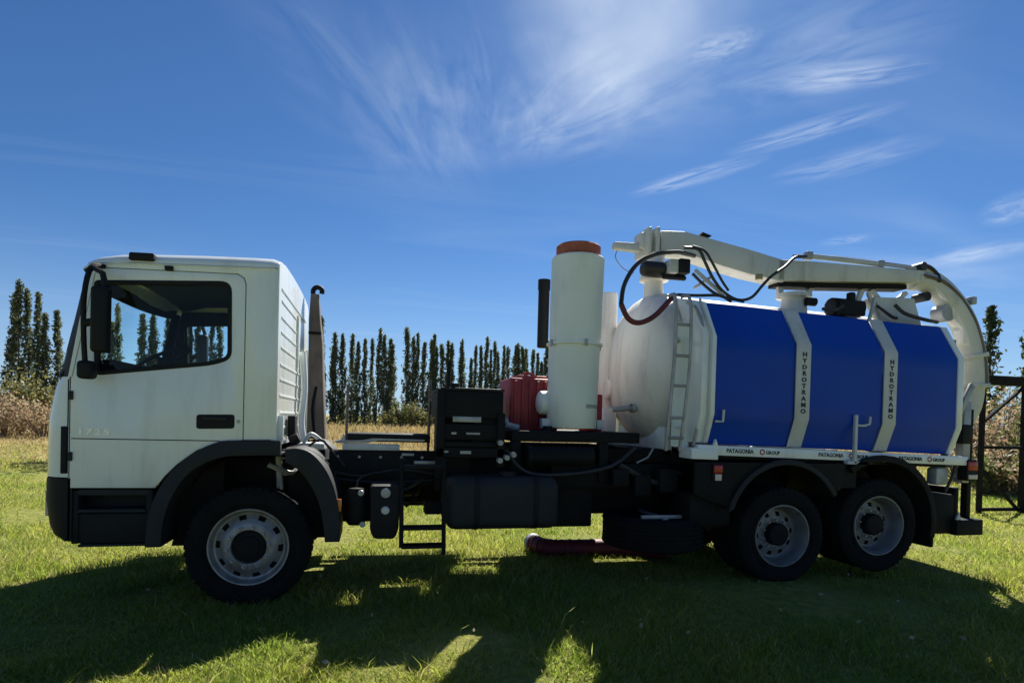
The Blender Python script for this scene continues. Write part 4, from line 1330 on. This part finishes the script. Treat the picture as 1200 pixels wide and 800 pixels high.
# elbow
EL = [(7.34, 3.47), (7.58, 3.40), (7.79, 3.22), (7.955, 2.98), (8.055, 2.72), (8.11, 2.47), (8.135, 2.20)]
ELB = MB().tube([bplane(*p) for p in EL], [0.105, 0.125, 0.14, 0.14, 0.138, 0.135, 0.13], 20, sm=5).build('suction_elbow', CREAM, T, smooth=50)
EO = smooth_path([Vector((p[0], 0, p[1])) for p in EL], 4)
rib = MB()
for dy in (-0.02,):
    pts = []
    for i, p in enumerate(EO):
        t = (EO[min(i + 1, len(EO) - 1)] - EO[max(i - 1, 0)]).normalized()
        nrm = Vector((-t.z, 0, t.x))
        q = p + nrm * 0.13
        pts.append(bplane(q.x, q.z))
    rib.tube(pts, 0.038, 8)
rib.build('elbow_rib', CREAM, ELB)
rib = MB()
pts = []
for i, p in enumerate(EO):
    t = (EO[min(i + 1, len(EO) - 1)] - EO[max(i - 1, 0)]).normalized()
    nrm = Vector((-t.z, 0, t.x))
    q = p + nrm * 0.02
    pts.append(bplane(q.x, q.z, -0.128))
rib.tube(pts, 0.020, 6)
rib.build('elbow_seam', SNORK, ELB)
bprism([(7.50, 3.36), (7.60, 3.24), (7.72, 3.16), (7.76, 2.98), (7.86, 2.88), (7.87, 2.70), (7.97, 2.66), (7.93, 2.95), (7.77, 3.20), (7.58, 3.36)], 0.06, -0.05).build('elbow_gusset', TANKW, ELB, bevel=0.006)
MB().cyl(bplane(7.44, 3.25, -0.09), bplane(7.44, 3.25, 0.09), 0.055, 18).build('elbow_roller', GREYP, ELB)
MB().cyl(bplane(7.69, 3.06, -0.10), bplane(7.69, 3.06, 0.06), 0.10, 22).build('elbow_pulley', GREYM, ELB)
for (x, z), (tx, tz), r in (((7.36, 3.465), (1, -.25), 0.135), ((8.09, 2.56), (.2, -1), 0.165), ((8.135, 2.2), (.05, -1), 0.155)):
    t = Vector((tx, -0.2 * tx, tz)).normalized()
    c = bplane(x, z)
    MB().cyl(c - t * 0.025, c + t * 0.025, r, 24).build('elbow_flange', CREAM, ELB, bevel=0.004)
MB().tube([bplane(7.30, 3.60, -0.05), bplane(7.45, 3.62, -0.06), bplane(7.58, 3.53, -0.05), bplane(7.52, 3.42, -0.15)], 0.02, 8, sm=4).cyl(bplane(7.36, 3.6, -0.12), bplane(7.36, 3.6, 0.1), 0.05, 12).build('elbow_hose', HOSEK, T)
MB().box(7.99, 8.06, 0.38, 0.50, 3.18, 3.27).build('lifting_lug', GREYM, ELB, bevel=0.008)
MB().tube([bplane(8.12, 2.2), bplane(8.11, 1.95), bplane(8.02, 1.7)], [0.12, 0.10, 0.075], 16, sm=4).build('suction_nozzle', CREAM, T)
# loose hydraulic hoses over the front of the tank
MB().tube([(4.60, 0.95, 3.60), (4.40, 0.8, 3.57), (4.18, 0.62, 3.52), (3.93, 0.58, 3.46), (3.70, 0.54, 3.33), (3.53, 0.47, 3.09), (3.475, 0.42, 2.865)], 0.024, 10, sm=6).build('hydraulic_hose', HOSEK, T)
MB().tube([(3.475, 0.42, 2.865), (3.56, 0.42, 2.72), (3.69, 0.42, 2.685), (3.86, 0.42, 2.77), (4.03, 0.42, 2.95), (4.12, 0.5, 3.02)], 0.028, 10, sm=6).build('hydraulic_hose', HOSER, T)
MB().tube([(4.36, 0.75, 3.62), (4.46, 0.62, 3.57), (4.53, 0.6, 3.44), (4.64, 0.6, 3.26), (4.78, 0.6, 3.12), (4.96, 0.6, 3.05), (5.13, 0.6, 3.09), (5.27, 0.6, 3.24), (5.40, 0.62, 3.36), (5.58, 0.64, 3.48), (5.76, 0.70, 3.62), (5.95, 0.75, 3.66)], 0.017, 8, sm=5).build('hydraulic_hose', HOSEK, T)
MB().tube([(4.42, 0.68, 3.62), (4.52, 0.6, 3.56), (4.6, 0.56, 3.42), (4.72, 0.56, 3.24), (4.82, 0.58, 3.14)], 0.014, 8, sm=5).tube([(4.05, 0.3, 2.98), (4.3, 0.35, 3.0), (4.6, 0.4, 3.03), (4.8, 0.5, 3.0)], 0.016, 8, sm=4).tube([(4.5, 0.8, 3.35), (4.6, 0.7, 3.2), (4.72, 0.6, 3.08), (4.9, 0.4, 2.99)], 0.017, 8, sm=4).build('hydraulic_hose', HOSEK, T)
MB().tube([(3.78, 1.3, 3.68), (3.76, 1.28, 3.58), (3.86, 1.26, 3.46), (3.98, 1.25, 3.42)], 0.006, 6, sm=4).build('safety_cable', GREYM, T)
MB().bar((4.5, 0.75, 3.38), (4.78, 0.6, 3.08), 0.04).bar((4.55, 0.85, 3.2), (4.7, 0.7, 3.32), 0.03).build('hose_guide', STRAP, T, bevel=0.004)
MB().cyl((5.23, 0.62, 3.30), (5.23, 0.62, 3.36), 0.04, 10).build('hose_union', mat('brass', (0.35, 0.27, 0.12), 0.4, 0.7), T)

# ---- rear mudguards, lamps, bumper
RO1 = [(4.15, 1.25), (4.15, 0.94), (4.28, 0.885), (4.63, 0.845)]
ARC1 = [(5.20 + 0.645 * cos(a), 0.60 + 0.645 * sin(a)) for a in np.linspace(pi - 0.30, 0.50, 16)]
fd = MB().prism([(4.15, 1.262), (4.15, 0.94), (4.28, 0.885), (4.57, 0.80)] + ARC1 + [(5.88, 0.99), (5.93, 1.262)], 0.02, 0.06)
fd.sheet([[(x, y, z) for y in (0.06, 0.7)] for x, z in ARC1], (0, 0, 0.012))
fd.build('rear_mudguard', STEEL, T, bevel=0.008)
OUT1 = [(5.20 + 0.70 * cos(a), 0.60 + 0.70 * sin(a)) for a in np.linspace(0.50, pi - 0.22, 16)]
MB().prism(ARC1 + OUT1, -0.015, 0.03).build('mudguard_lip', GREYP, T, bevel=0.006)
ARC2 = [(6.41 + 0.66 * cos(a), 0.63 + 0.66 * sin(a)) for a in np.linspace(2.2, -0.25, 16)]
OUT2 = [(6.41 + 0.73 * cos(a), 0.63 + 0.73 * sin(a)) for a in np.linspace(-0.25, 2.2, 16)]
f2 = MB().prism(ARC2 + OUT2, 0.0, 0.05)
f2.sheet([[(x, y, z) for y in (0.05, 0.7)] for x, z in ARC2], (0, 0, 0.012))
f2.build('rear_mudguard', STEEL, T, bevel=0.006)
MB().box(7.08, 7.13, 0.02, 0.62, 0.34, 0.80).build('mud_flap', RUBBER, T, bevel=0.006)
MB().box(5.85, 6.1, 0.05, 0.5, 1.0, 1.27).build('guard_infill', STEEL, T)
lm = MB().box(4.335, 4.45, -0.0, 0.05, 1.07, 1.25).build('side_lamp', BLACKP, T, bevel=0.008)
MB().box(4.345, 4.44, -0.012, 0.0, 1.155, 1.235).build('red_lens', REDL, lm, bevel=0.004)
MB().box(4.36, 4.43, -0.014, 0.0, 1.08, 1.145).build('amber_lens', CLEARL, lm, bevel=0.004)
rb = MB().box(7.14, 7.50, 0.10, 2.2, 0.47, 0.92).box(7.46, 7.84, 0.03, 2.3, 0.46, 0.64).box(7.5, 7.56, 0.1, 2.2, 0.62, 1.0)
rb.build('rear_bumper', STEEL, T, bevel=0.015)
MB().prism([(7.46, 0.64), (7.53, 0.64), (7.50, 0.72)], 0.04, 0.06).build('bumper_lug', GALV, T)
rf = MB().box(7.50, 7.56, 0.20, 0.30, 1.25, 2.7).box(7.62, 7.72, 0.12, 0.22, 1.05, 2.0).box(7.5, 7.72, 0.15, 0.25, 1.22, 1.3)
rf.prism([(7.50, 1.82), (7.56, 1.82), (7.74, 2.16), (7.68, 2.2)], 0.1, 0.14)
rf.build('rear_door_frame', GREYM, T, bevel=0.008)
MB().prism([(7.51, 2.72), (7.60, 2.60), (7.70, 2.30), (7.60, 2.1), (7.51, 1.9)], 0.24, 0.30).build('rear_door_edge', TANKW, T, bevel=0.006)
MB().box(7.56, 7.70, 0.08, 0.2, 1.5, 1.72).build('rear_latch', BLACKP, T, bevel=0.01)
MB().tube([(7.52, 0.12, 1.34), (7.46, 0.1, 1.15), (7.38, 0.12, 0.95)], 0.016, 8, sm=4).build('rear_cable', HOSEK, T)
MB().box(7.3, 7.48, 0.16, 0.3, 1.02, 1.22).build('rear_valve', GALV, T, bevel=0.03)
for yy in (0.05, 2.15):
    tl = MB().box(7.60, 7.74, yy, yy + 0.12, 1.08, 1.32).build('tail_lamp', BLACKP, T, bevel=0.01)
    MB().box(7.61, 7.745, yy - 0.008, yy + 0.1, 1.20, 1.30).build('red_lens', REDL, tl, bevel=0.004)
    MB().box(7.62, 7.745, yy - 0.008, yy + 0.1, 1.10, 1.15).build('clear_lens', CLEARL, tl, bevel=0.004)
MB().box(7.72, 7.78, 0.14, 0.22, 0.64, 1.9).build('rear_post', STEEL, T, bevel=0.006)

# ------------------------------------------------------------------ red tray on the grass
tr = empty('suction_hose', (3.5, 1.5, 0.0))
tag(tr, 'thick dark red suction hose length lying on the grass beneath the truck', 'hose')
hp = [(3.0, 1.80, 0.10), (3.04, 1.62, 0.10), (3.17, 1.52, 0.10), (3.4, 1.5, 0.10), (3.8, 1.48, 0.10), (4.2, 1.42, 0.10), (4.5, 1.2, 0.10)]
MB().tube(hp, 0.10, 14, sm=8).build('hose_body', REDT, tr)
MB().cyl((3.0, 1.78, 0.10), (2.995, 1.88, 0.10), 0.112, 18).build('hose_coupling', GREYM, tr)
hb = smooth_path([Vector(p) for p in hp], 8)
for k in range(2, len(hb) - 1, 3):
    tt = (hb[k + 1] - hb[k - 1]).normalized()
    MB().cyl(hb[k] - tt * 0.012, hb[k] + tt * 0.012, 0.107, 16).build('hose_ring', REDT, tr)
MB().box(4.02, 4.35, 1.60, 1.63, 0.08, 0.10).build('pale_strip', GALV, tr)

# ------------------------------------------------------------------ gate
G = empty('metal_gate', (13.4, 4.1, 0))
tag(G, 'black tubular farm gate with diagonal braces behind the rear of the truck', 'gate')


def gx(px):
    return 12.94 + (px - 1148) * 0.0235


MB().box(12.86, 12.94, 4.06, 4.14, 0, 2.83).build('post', GATEM, G, bevel=0.008)
MB().box(13.98, 14.12, 4.03, 4.17, 0, 2.80).build('post', GATEM, G, bevel=0.008)
MB().box(16.2, 16.34, 4.03, 4.17, 0, 2.80).build('post', GATEM, G, bevel=0.008)
MB().box(12.72, 16.4, 4.0, 4.2, 2.60, 2.78).build('top_beam', GATEM, G, bevel=0.01)
MB().box(12.945, 13.975, 4.075, 4.125, 1.31, 1.37).build('rail', GATEM, G, bevel=0.006)
MB().box(12.945, 13.975, 4.075, 4.125, 0.05, 0.12).build('rail', GATEM, G, bevel=0.006)
MB().bar((12.95, 4.1, 1.86), (13.97, 4.1, 2.60), 0.05).build('brace', GATEM, G)
MB().bar((12.95, 4.1, 0.88), (13.9, 4.1, 0.08), 0.05).build('brace', GATEM, G)
for z in (0.08, 1.34):
    MB().box(14.125, 16.195, 4.075, 4.125, z - 0.03, z + 0.03).build('rail', GATEM, G, bevel=0.006)


# ------------------------------------------------------------------ vegetation
def leaf_cloud(P, size, aspect=0.5, up=0.0, rng=RNG, droop=None):
    """one small folded leaf face per point"""
    n = len(P)
    d = rng.normal(size=(n, 3))
    d[:, 2] = d[:, 2] * (1 - up) + up * np.abs(rng.normal(size=n)) * 2.2
    d /= np.linalg.norm(d, axis=1)[:, None]
    o = rng.normal(size=(n, 3))
    s = np.cross(d, o)
    s /= np.linalg.norm(s, axis=1)[:, None]
    L = (size * rng.uniform(0.6, 1.4, n))[:, None]
    w = L * aspect * 0.5
    V = np.empty((n, 4, 3))
    V[:, 0] = P - d * L * 0.5
    V[:, 1] = P + s * w
    V[:, 2] = P + d * L * 0.5
    V[:, 3] = P - s * w
    F = np.arange(n * 4).reshape(n, 4)
    return V.reshape(-1, 3), F


def poplar_mesh(h, r, seed, n=1500, loose=False):
    rng = np.random.default_rng(seed)
    pts = []
    nb = 46 if not loose else 34
    for b in range(nb):
        t = (b + rng.uniform(0, 0.9)) / nb
        z0 = 0.015 * h + t * 0.885 * h
        ang = rng.uniform(0, 2 * pi)
        prof = (min(1, (t + 0.25) * 2.4) * (1 - t) ** 0.7)
        reach = r * prof * rng.uniform(0.65, 1.2)
        ln = min(h * rng.uniform(0.10, 0.2), h * 0.99 - z0)
        m = int(n / nb)
        q = rng.uniform(0, 1, m)
        rad = reach * (0.25 + 0.75 * q ** 0.7)
        x = rad * cos(ang) + rng.normal(0, r * 0.13, m)
        y = rad * sin(ang) + rng.normal(0, r * 0.13, m)
        pts.append(np.stack([x, y, z0 + q * ln], 1))
    tip = np.stack([rng.normal(0, 0.07, 60), rng.normal(0, 0.07, 60), h * rng.uniform(0.88, 1.0, 60)], 1)
    pts.append(tip)
    P = np.concatenate(pts)
    V, F = leaf_cloud(P, 0.36 if not loose else 0.30, 0.5, 0.45, rng)
    return np_mesh('crown', V, F4=F)


def trunk_mesh(h, r, seed):
    rng = random.Random(seed)
    m = MB().tube([(0, 0, -0.1), (rng.uniform(-.05, .05), 0, h * 0.4), (0, rng.uniform(-.05, .05), h * 0.93)], [r, r * 0.6, r * 0.1], 7, sm=3)
    for k in range(7):
        a = rng.uniform(0, 6.28)
        z = h * (0.12 + 0.1 * k)
        m.tube([(0, 0, z), (0.35 * cos(a), 0.35 * sin(a), z + 0.9), (0.5 * cos(a), 0.5 * sin(a), z + 1.8)], [r * 0.3, r * 0.18, r * 0.06], 5)
    return m.mesh('trunk')


PM = [(poplar_mesh(13.0 + 0.5 * k, 0.86 + 0.12 * (k % 3), 100 + k, 2300), trunk_mesh(13.0 + 0.5 * k, 0.14, k)) for k in range(6)]
for a, b in PM:
    a.materials.append(POPL)
    b.materials.append(BARK)
A, Bv = Vector((-58, 72, 0)), Vector((101.5, 116.4, 0))
rnd = random.Random(11)
d = 0.0
total = (Bv - A).length
while d < total:
    p = A + (Bv - A) * (d / total) + Vector((rnd.uniform(-.4, .4), rnd.uniform(-1.2, 1.2), 0))
    rel = p - Vector((CAM_LOC.x, CAM_LOC.y, 0))
    Zc = rel.dot(Vector((0.2285, 0.9735, 0)))
    px = 600 + 694 * rel.dot(Vector((0.9736, -0.2281, 0))) / Zc
    step = rnd.uniform(0.78, 1.12) if px > 300 else rnd.choice((0.9, 1.1, 1.5))
    d += step
    if 459 < px < 469 or (57 < px < 62):
        continue
    k = rnd.randrange(6)
    t = empty('poplar_tree', p, rnd.uniform(0, 6.28))
    s = rnd.uniform(0.90, 1.08) * (1.04 if px < 100 else 1.0)
    for nm, me in (('crown', PM[k][0]), ('trunk', PM[k][1])):
        o = bpy.data.objects.new(nm, me)
        COL.objects.link(o)
        o.parent = t
    t.scale = (s * rnd.uniform(0.75, 1.2), s * rnd.uniform(0.75, 1.2), s)
    t.rotation_euler = (rnd.uniform(-0.03, 0.03), rnd.uniform(-0.03, 0.03), rnd.uniform(0, 6.28))
    if px < 100:
        tag(t, 'tall narrow dark green poplar in the far row left of the cab', 'tree', 'poplars left of the cab')
    elif px < 300:
        tag(t, 'narrow poplar of the far row seen through the cab windows', 'tree', 'poplars behind the cab')
    elif px < 456:
        tag(t, 'slim upright poplar in the far row just behind the cab, left of the gap', 'tree', 'poplars right of the cab')
    elif px < 720:
        tag(t, 'slim upright poplar in the far row between the row gap and the filter column', 'tree', 'poplars between gap and filter')
    else:
        tag(t, 'slim poplar of the far row hidden behind the tank', 'tree', 'poplars behind the tank')


def loose_tree(px, depth, h, r, seed, label, n=1300):
    p = at(px, depth)
    t = tag(empty('loose_tree', p), label, 'tree')
    link_mesh('crown', poplar_mesh(h, r, seed, n, True), LOOSEL, t, True)
    link_mesh('trunk', trunk_mesh(h, 0.13, seed), BARK, t, True)


loose_tree(1157, 36, 9.3, 0.95, 501, 'loose leafed tall tree rising just behind the rear suction elbow')
loose_tree(1207, 34, 8.2, 1.1, 502, 'loose leafed tree cut by the right edge of the picture above the gate')


def shrub(px, depth, h, w, seed, leaf, label, name='shrub', n=1100, size=0.14, twigs=26, group=None, cat='shrub', pos=None):
    rng = np.random.default_rng(seed)
    p = at(px, depth) if pos is None else Vector(pos)
    t = tag(empty(name, p), label, cat, group)
    st = MB()
    tips = []
    for k in range(twigs):
        a, q = rng.uniform(0, 2 * pi), rng.uniform(0.1, 1) ** 0.6
        hh = h * rng.uniform(0.55, 1.0) * (1 - 0.35 * q * q)
        e = Vector((cos(a) * q * w, sin(a) * q * w, hh))
        mid = Vector((e.x * 0.45, e.y * 0.45, hh * 0.55))
        st.tube([(0.1 * cos(a), 0.1 * sin(a), -0.05), mid, e], [0.03, 0.018, 0.005], 4)
        tips.append((mid, e))
    pts = []
    for i in range(n):
        mid, e = tips[rng.integers(len(tips))]
        f = rng.uniform(0, 1)
        base = Vector((0.1 * e.x, 0.1 * e.y, 0.05 * h)) if rng.uniform() < 0.3 else mid
        c = base.lerp(e, f)
        pts.append((c.x + rng.normal(0, 0.10 * w + 0.05), c.y + rng.normal(0, 0.10 * w + 0.05), max(0.03, c.z + rng.normal(0, 0.07 * h))))
    V, F = leaf_cloud(np.array(pts), size, 0.55, 0.2, rng)
    link_mesh('foliage', np_mesh('foliage', V, F4=F), leaf, t, True)
    st.build('stems', TWIG, t, keep=True)


# left of the cab
shrub(32, 44, 4.6, 2.2, 31, OLIVE, 'olive green rounded shrub in front of the left poplars', n=1700, size=0.3)
shrub(60, 46, 3.6, 1.8, 32, OLIVE, 'lower yellow green shrub close beside the cab front, before the poplars', n=1200, size=0.28)
for i, (px, dp, h, w) in enumerate(((-25, 31, 2.6, 1.9), (4, 31, 2.8, 2.0), (28, 32, 2.5, 1.9), (52, 31, 2.6, 1.9), (80, 36, 2.2, 1.6), (110, 37, 2.2, 1.6))):
    shrub(px, dp, h, w, 40 + i, BROWNL, ('dry brown bush at the left edge of the picture', 'second dry brown bush from the left edge, before the shed', 'dry brown bush below the olive shrub', 'dry brown bush right against the cab front', 'dry brown bush seen behind the cab corner', 'dry brown bush hidden behind the cab door')[i], 'dry_bush', n=900, size=0.16, cat='bush')
# bushes added behind the cab to cast the dark strip at left
shrub(0, 0, 2.7, 1.9, 61, GREENL, 'green bush added unseen behind the truck cab to shade the left grass', n=1600, size=0.16, pos=(-5.9, 14.6, 0))
shrub(0, 0, 2.6, 1.4, 62, GREENL, 'second green bush added unseen behind the cab to widen that shade', n=1500, size=0.16, pos=(-6.9, 15.8, 0))
# right, behind the gate
RB = (((1150, 17.5, 2.6, 1.3), BROWNL, 'reddish brown dry bush directly left of the gate opening'),
      ((1172, 18.5, 3.3, 1.5), BROWNL, 'tall rusty brown bush in the middle of the gate opening'),
      ((1197, 17.5, 3.0, 1.5), GREENL, 'green leafy bush behind the right gate post'),
      ((1225, 18.5, 3.3, 1.6), BROWNL, 'dry bush beyond the right edge of the gate'),
      ((1160, 15.8, 1.3, 1.1), GREENL, 'low green bush at the foot of the gate'),
      ((1185, 15.6, 1.5, 1.2), BROWNL, 'low straw coloured bush behind the lower gate brace'),
      ((1125, 20, 2.4, 1.5), BROWNL, 'dry bush half hidden behind the truck rear'),
      ((1180, 22, 4.2, 1.6), GREENL, 'tall green bush behind the brown ones, under the gate beam'))
for i, (g, lf, lab) in enumerate(RB):
    shrub(*g, 70 + i, lf, lab, 'gate_bush', n=1500, size=0.13, cat='bush')
# bushes at the foot of the poplars in the row gap
for i, (px, dp, h, w) in enumerate(((455, 80, 3.0, 1.3), (470, 82, 4.0, 1.4), (483, 84, 4.4, 1.5), (497, 86, 2.8, 1.4))):
    shrub(px, dp, h, w, 90 + i, OLIVE if i != 1 else GREENL, ('small olive bush in the gap of the poplar row', 'mid green bush right of the gap in the poplar row',
          'tallest pale bush beneath the poplars right of the gap', 'low olive bush at the poplar feet before the black cabinet')[i], 'far_bush', n=700, size=0.35, cat='bush')

# small pale shed at the far left
sh = tag(empty('shed', at(-22, 60)), 'pale grey shed mostly cut off by the left picture edge', 'shed')
c = at(-22, 60)
MB().box(c.x - 2.2, c.x + 1.9, c.y - 1.5, c.y + 1.5, 0, 2.7).build('wall', SHEDW, sh)
MB().prism([(c.x - 2.5, 2.703), (c.x + 2.15, 2.703), (c.x + 2.15, 2.85), (c.x - 0.2, 3.5), (c.x - 2.5, 2.85)], c.y - 1.7, c.y + 1.7).build('roof', SHEDR, sh)


# low saplings and scrub growing between the poplar feet, too dense to count
npt = 34000
u = RNG.uniform(0, 1, npt)
qx = A.x + (Bv.x - A.x) * u + RNG.normal(0, 0.5, npt)
qy = A.y + (Bv.y - A.y) * u + RNG.normal(0, 1.2, npt) + 1.5
hm = 1.6 + 1.3 * np.sin(u * 160) * np.sin(u * 67 + 1) + 0.8 * np.sin(u * 411)
qz = np.maximum(0.5, hm) * RNG.uniform(0.02, 1, npt) ** 0.8
V, F = leaf_cloud(np.stack([qx, qy, qz], 1), 0.42, 0.5, 0.2)
tag(link_mesh('undergrowth', np_mesh('undergrowth', V, F4=F), GREENL), 'pale green undergrowth along the feet of the far poplar row', 'undergrowth', kind='stuff')

# ------------------------------------------------------------------ grass
def blades(n, z0, z1, seed, hgt, wid, dens_pow, xmargin=1.5, px0=-330, px1=1530, ymax=None):
    rng = np.random.default_rng(seed)
    # distance from the photographer, thinning out with depth
    u = rng.uniform(0, 1, n)
    if dens_pow == 2:            # density ~ 1/d^2  -> pdf of d ~ 1/d
        D = z0 * (z1 / z0) ** u
    else:                        # constant density
        D = np.sqrt(z0 * z0 + u * (z1 * z1 - z0 * z0))
    px = rng.uniform(px0, px1, n)
    X = (px - 600) / 694.09 * D + rng.uniform(-0.5, 0.5, n) * xmargin
    x = CAM_LOC.x + 0.9736 * X + 0.2285 * D
    y = CAM_LOC.y - 0.2281 * X + 0.9735 * D
    # tufts: pull blades together, leave thin spots
    cl = np.sin(x * 3.1 + 1.3 * np.sin(y * 2.2)) * np.sin(y * 3.7 + 1.1 * np.sin(x * 2.9))
    big = np.sin(x * 0.9 + 2 * np.sin(y * 0.5)) * np.sin(y * 1.1 + 1.7)
    h = hgt * np.maximum(0.25, 0.8 + 0.40 * cl + 0.40 * big) * rng.uniform(0.45, 1.35, n)
    tall = rng.uniform(0, 1, n) < 0.02
    h[tall] *= 1.9
    w = wid * rng.uniform(0.7, 1.4, n) * np.maximum(1.0, D / 7.0) ** 0.9
    a = rng.uniform(0, 2 * pi, n)
    lean = rng.uniform(0.3, 1.3, n) * h
    la = rng.uniform(0, 2 * pi, n)
    ca, sa = np.cos(a), np.sin(a)
    bx, by = lean * np.cos(la), lean * np.sin(la)
    V = np.empty((n, 5, 3))
    z = np.zeros(n) - 0.01
    V[:, 0] = np.stack([x - ca * w, y - sa * w, z], 1)
    V[:, 1] = np.stack([x + ca * w, y + sa * w, z], 1)
    V[:, 2] = np.stack([x + bx * 0.35 + ca * w * 0.8, y + by * 0.35 + sa * w * 0.8, z + h * 0.6], 1)
    V[:, 3] = np.stack([x + bx * 0.35 - ca * w * 0.8, y + by * 0.35 - sa * w * 0.8, z + h * 0.6], 1)
    V[:, 4] = np.stack([x + bx, y + by, z + h], 1)
    b = np.arange(n)[:, None] * 5
    return V.reshape(-1, 3), b + np.array([[3, 2, 4]]), b + np.array([[0, 1, 2, 3]])


V, F3, F4 = blades(450000, 3.0, 26.0, 5, 0.072, 0.0035, 2)
tag(link_mesh('grass', np_mesh('grass', V, F3, F4), GRASSM), 'short green lawn grass under and around the truck', 'grass', kind='stuff')
V, F3, F4 = blades(85000, 17.0, 40.0, 8, 0.16, 0.004, 1)
tag(link_mesh('stubble', np_mesh('stubble', V, F3, F4), STRAW), 'short dry yellow grass between the lawn and the tall dry grass', 'grass', kind='stuff')
V, F3, F4 = blades(85000, 30.0, 88.0, 6, 0.5, 0.006, 1)
tag(link_mesh('dry_grass', np_mesh('dry_grass', V, F3, F4), STRAW), 'tall dry golden grass on the field before the poplars', 'grass', kind='stuff')
V, F3, F4 = blades(1700, 3.0, 12.0, 15, 0.13, 0.0045, 2)
tag(link_mesh('tall_grass', np_mesh('tall_grass', V, F3, F4), GRASSM), 'taller coarse grass stems standing out of the lawn', 'grass', kind='stuff')
V, F3, F4 = blades(16000, 3.0, 16.0, 25, 0.075, 0.0035, 2)
tag(link_mesh('dead_grass', np_mesh('dead_grass', V, F3, F4), STRAW), 'dead straw coloured blades mixed into the lawn', 'grass', kind='stuff')
# a few pale fallen leaves on the shaded lawn
n = 90
D = 3.4 * (9 / 3.4) ** RNG.uniform(0, 1, n)
X = (RNG.uniform(150, 1150, n) - 600) / 694 * D
LP = np.stack([CAM_LOC.x + 0.9736 * X + 0.2285 * D, CAM_LOC.y - 0.2281 * X + 0.9735 * D, RNG.uniform(0.05, 0.085, n)], 1)
V, F = leaf_cloud(LP, 0.045, 0.6, 0.0)
tag(link_mesh('fallen_leaves', np_mesh('fallen_leaves', V, F4=F), FALLEN), 'pale fallen leaves scattered on the shaded lawn', 'leaves', kind='stuff')
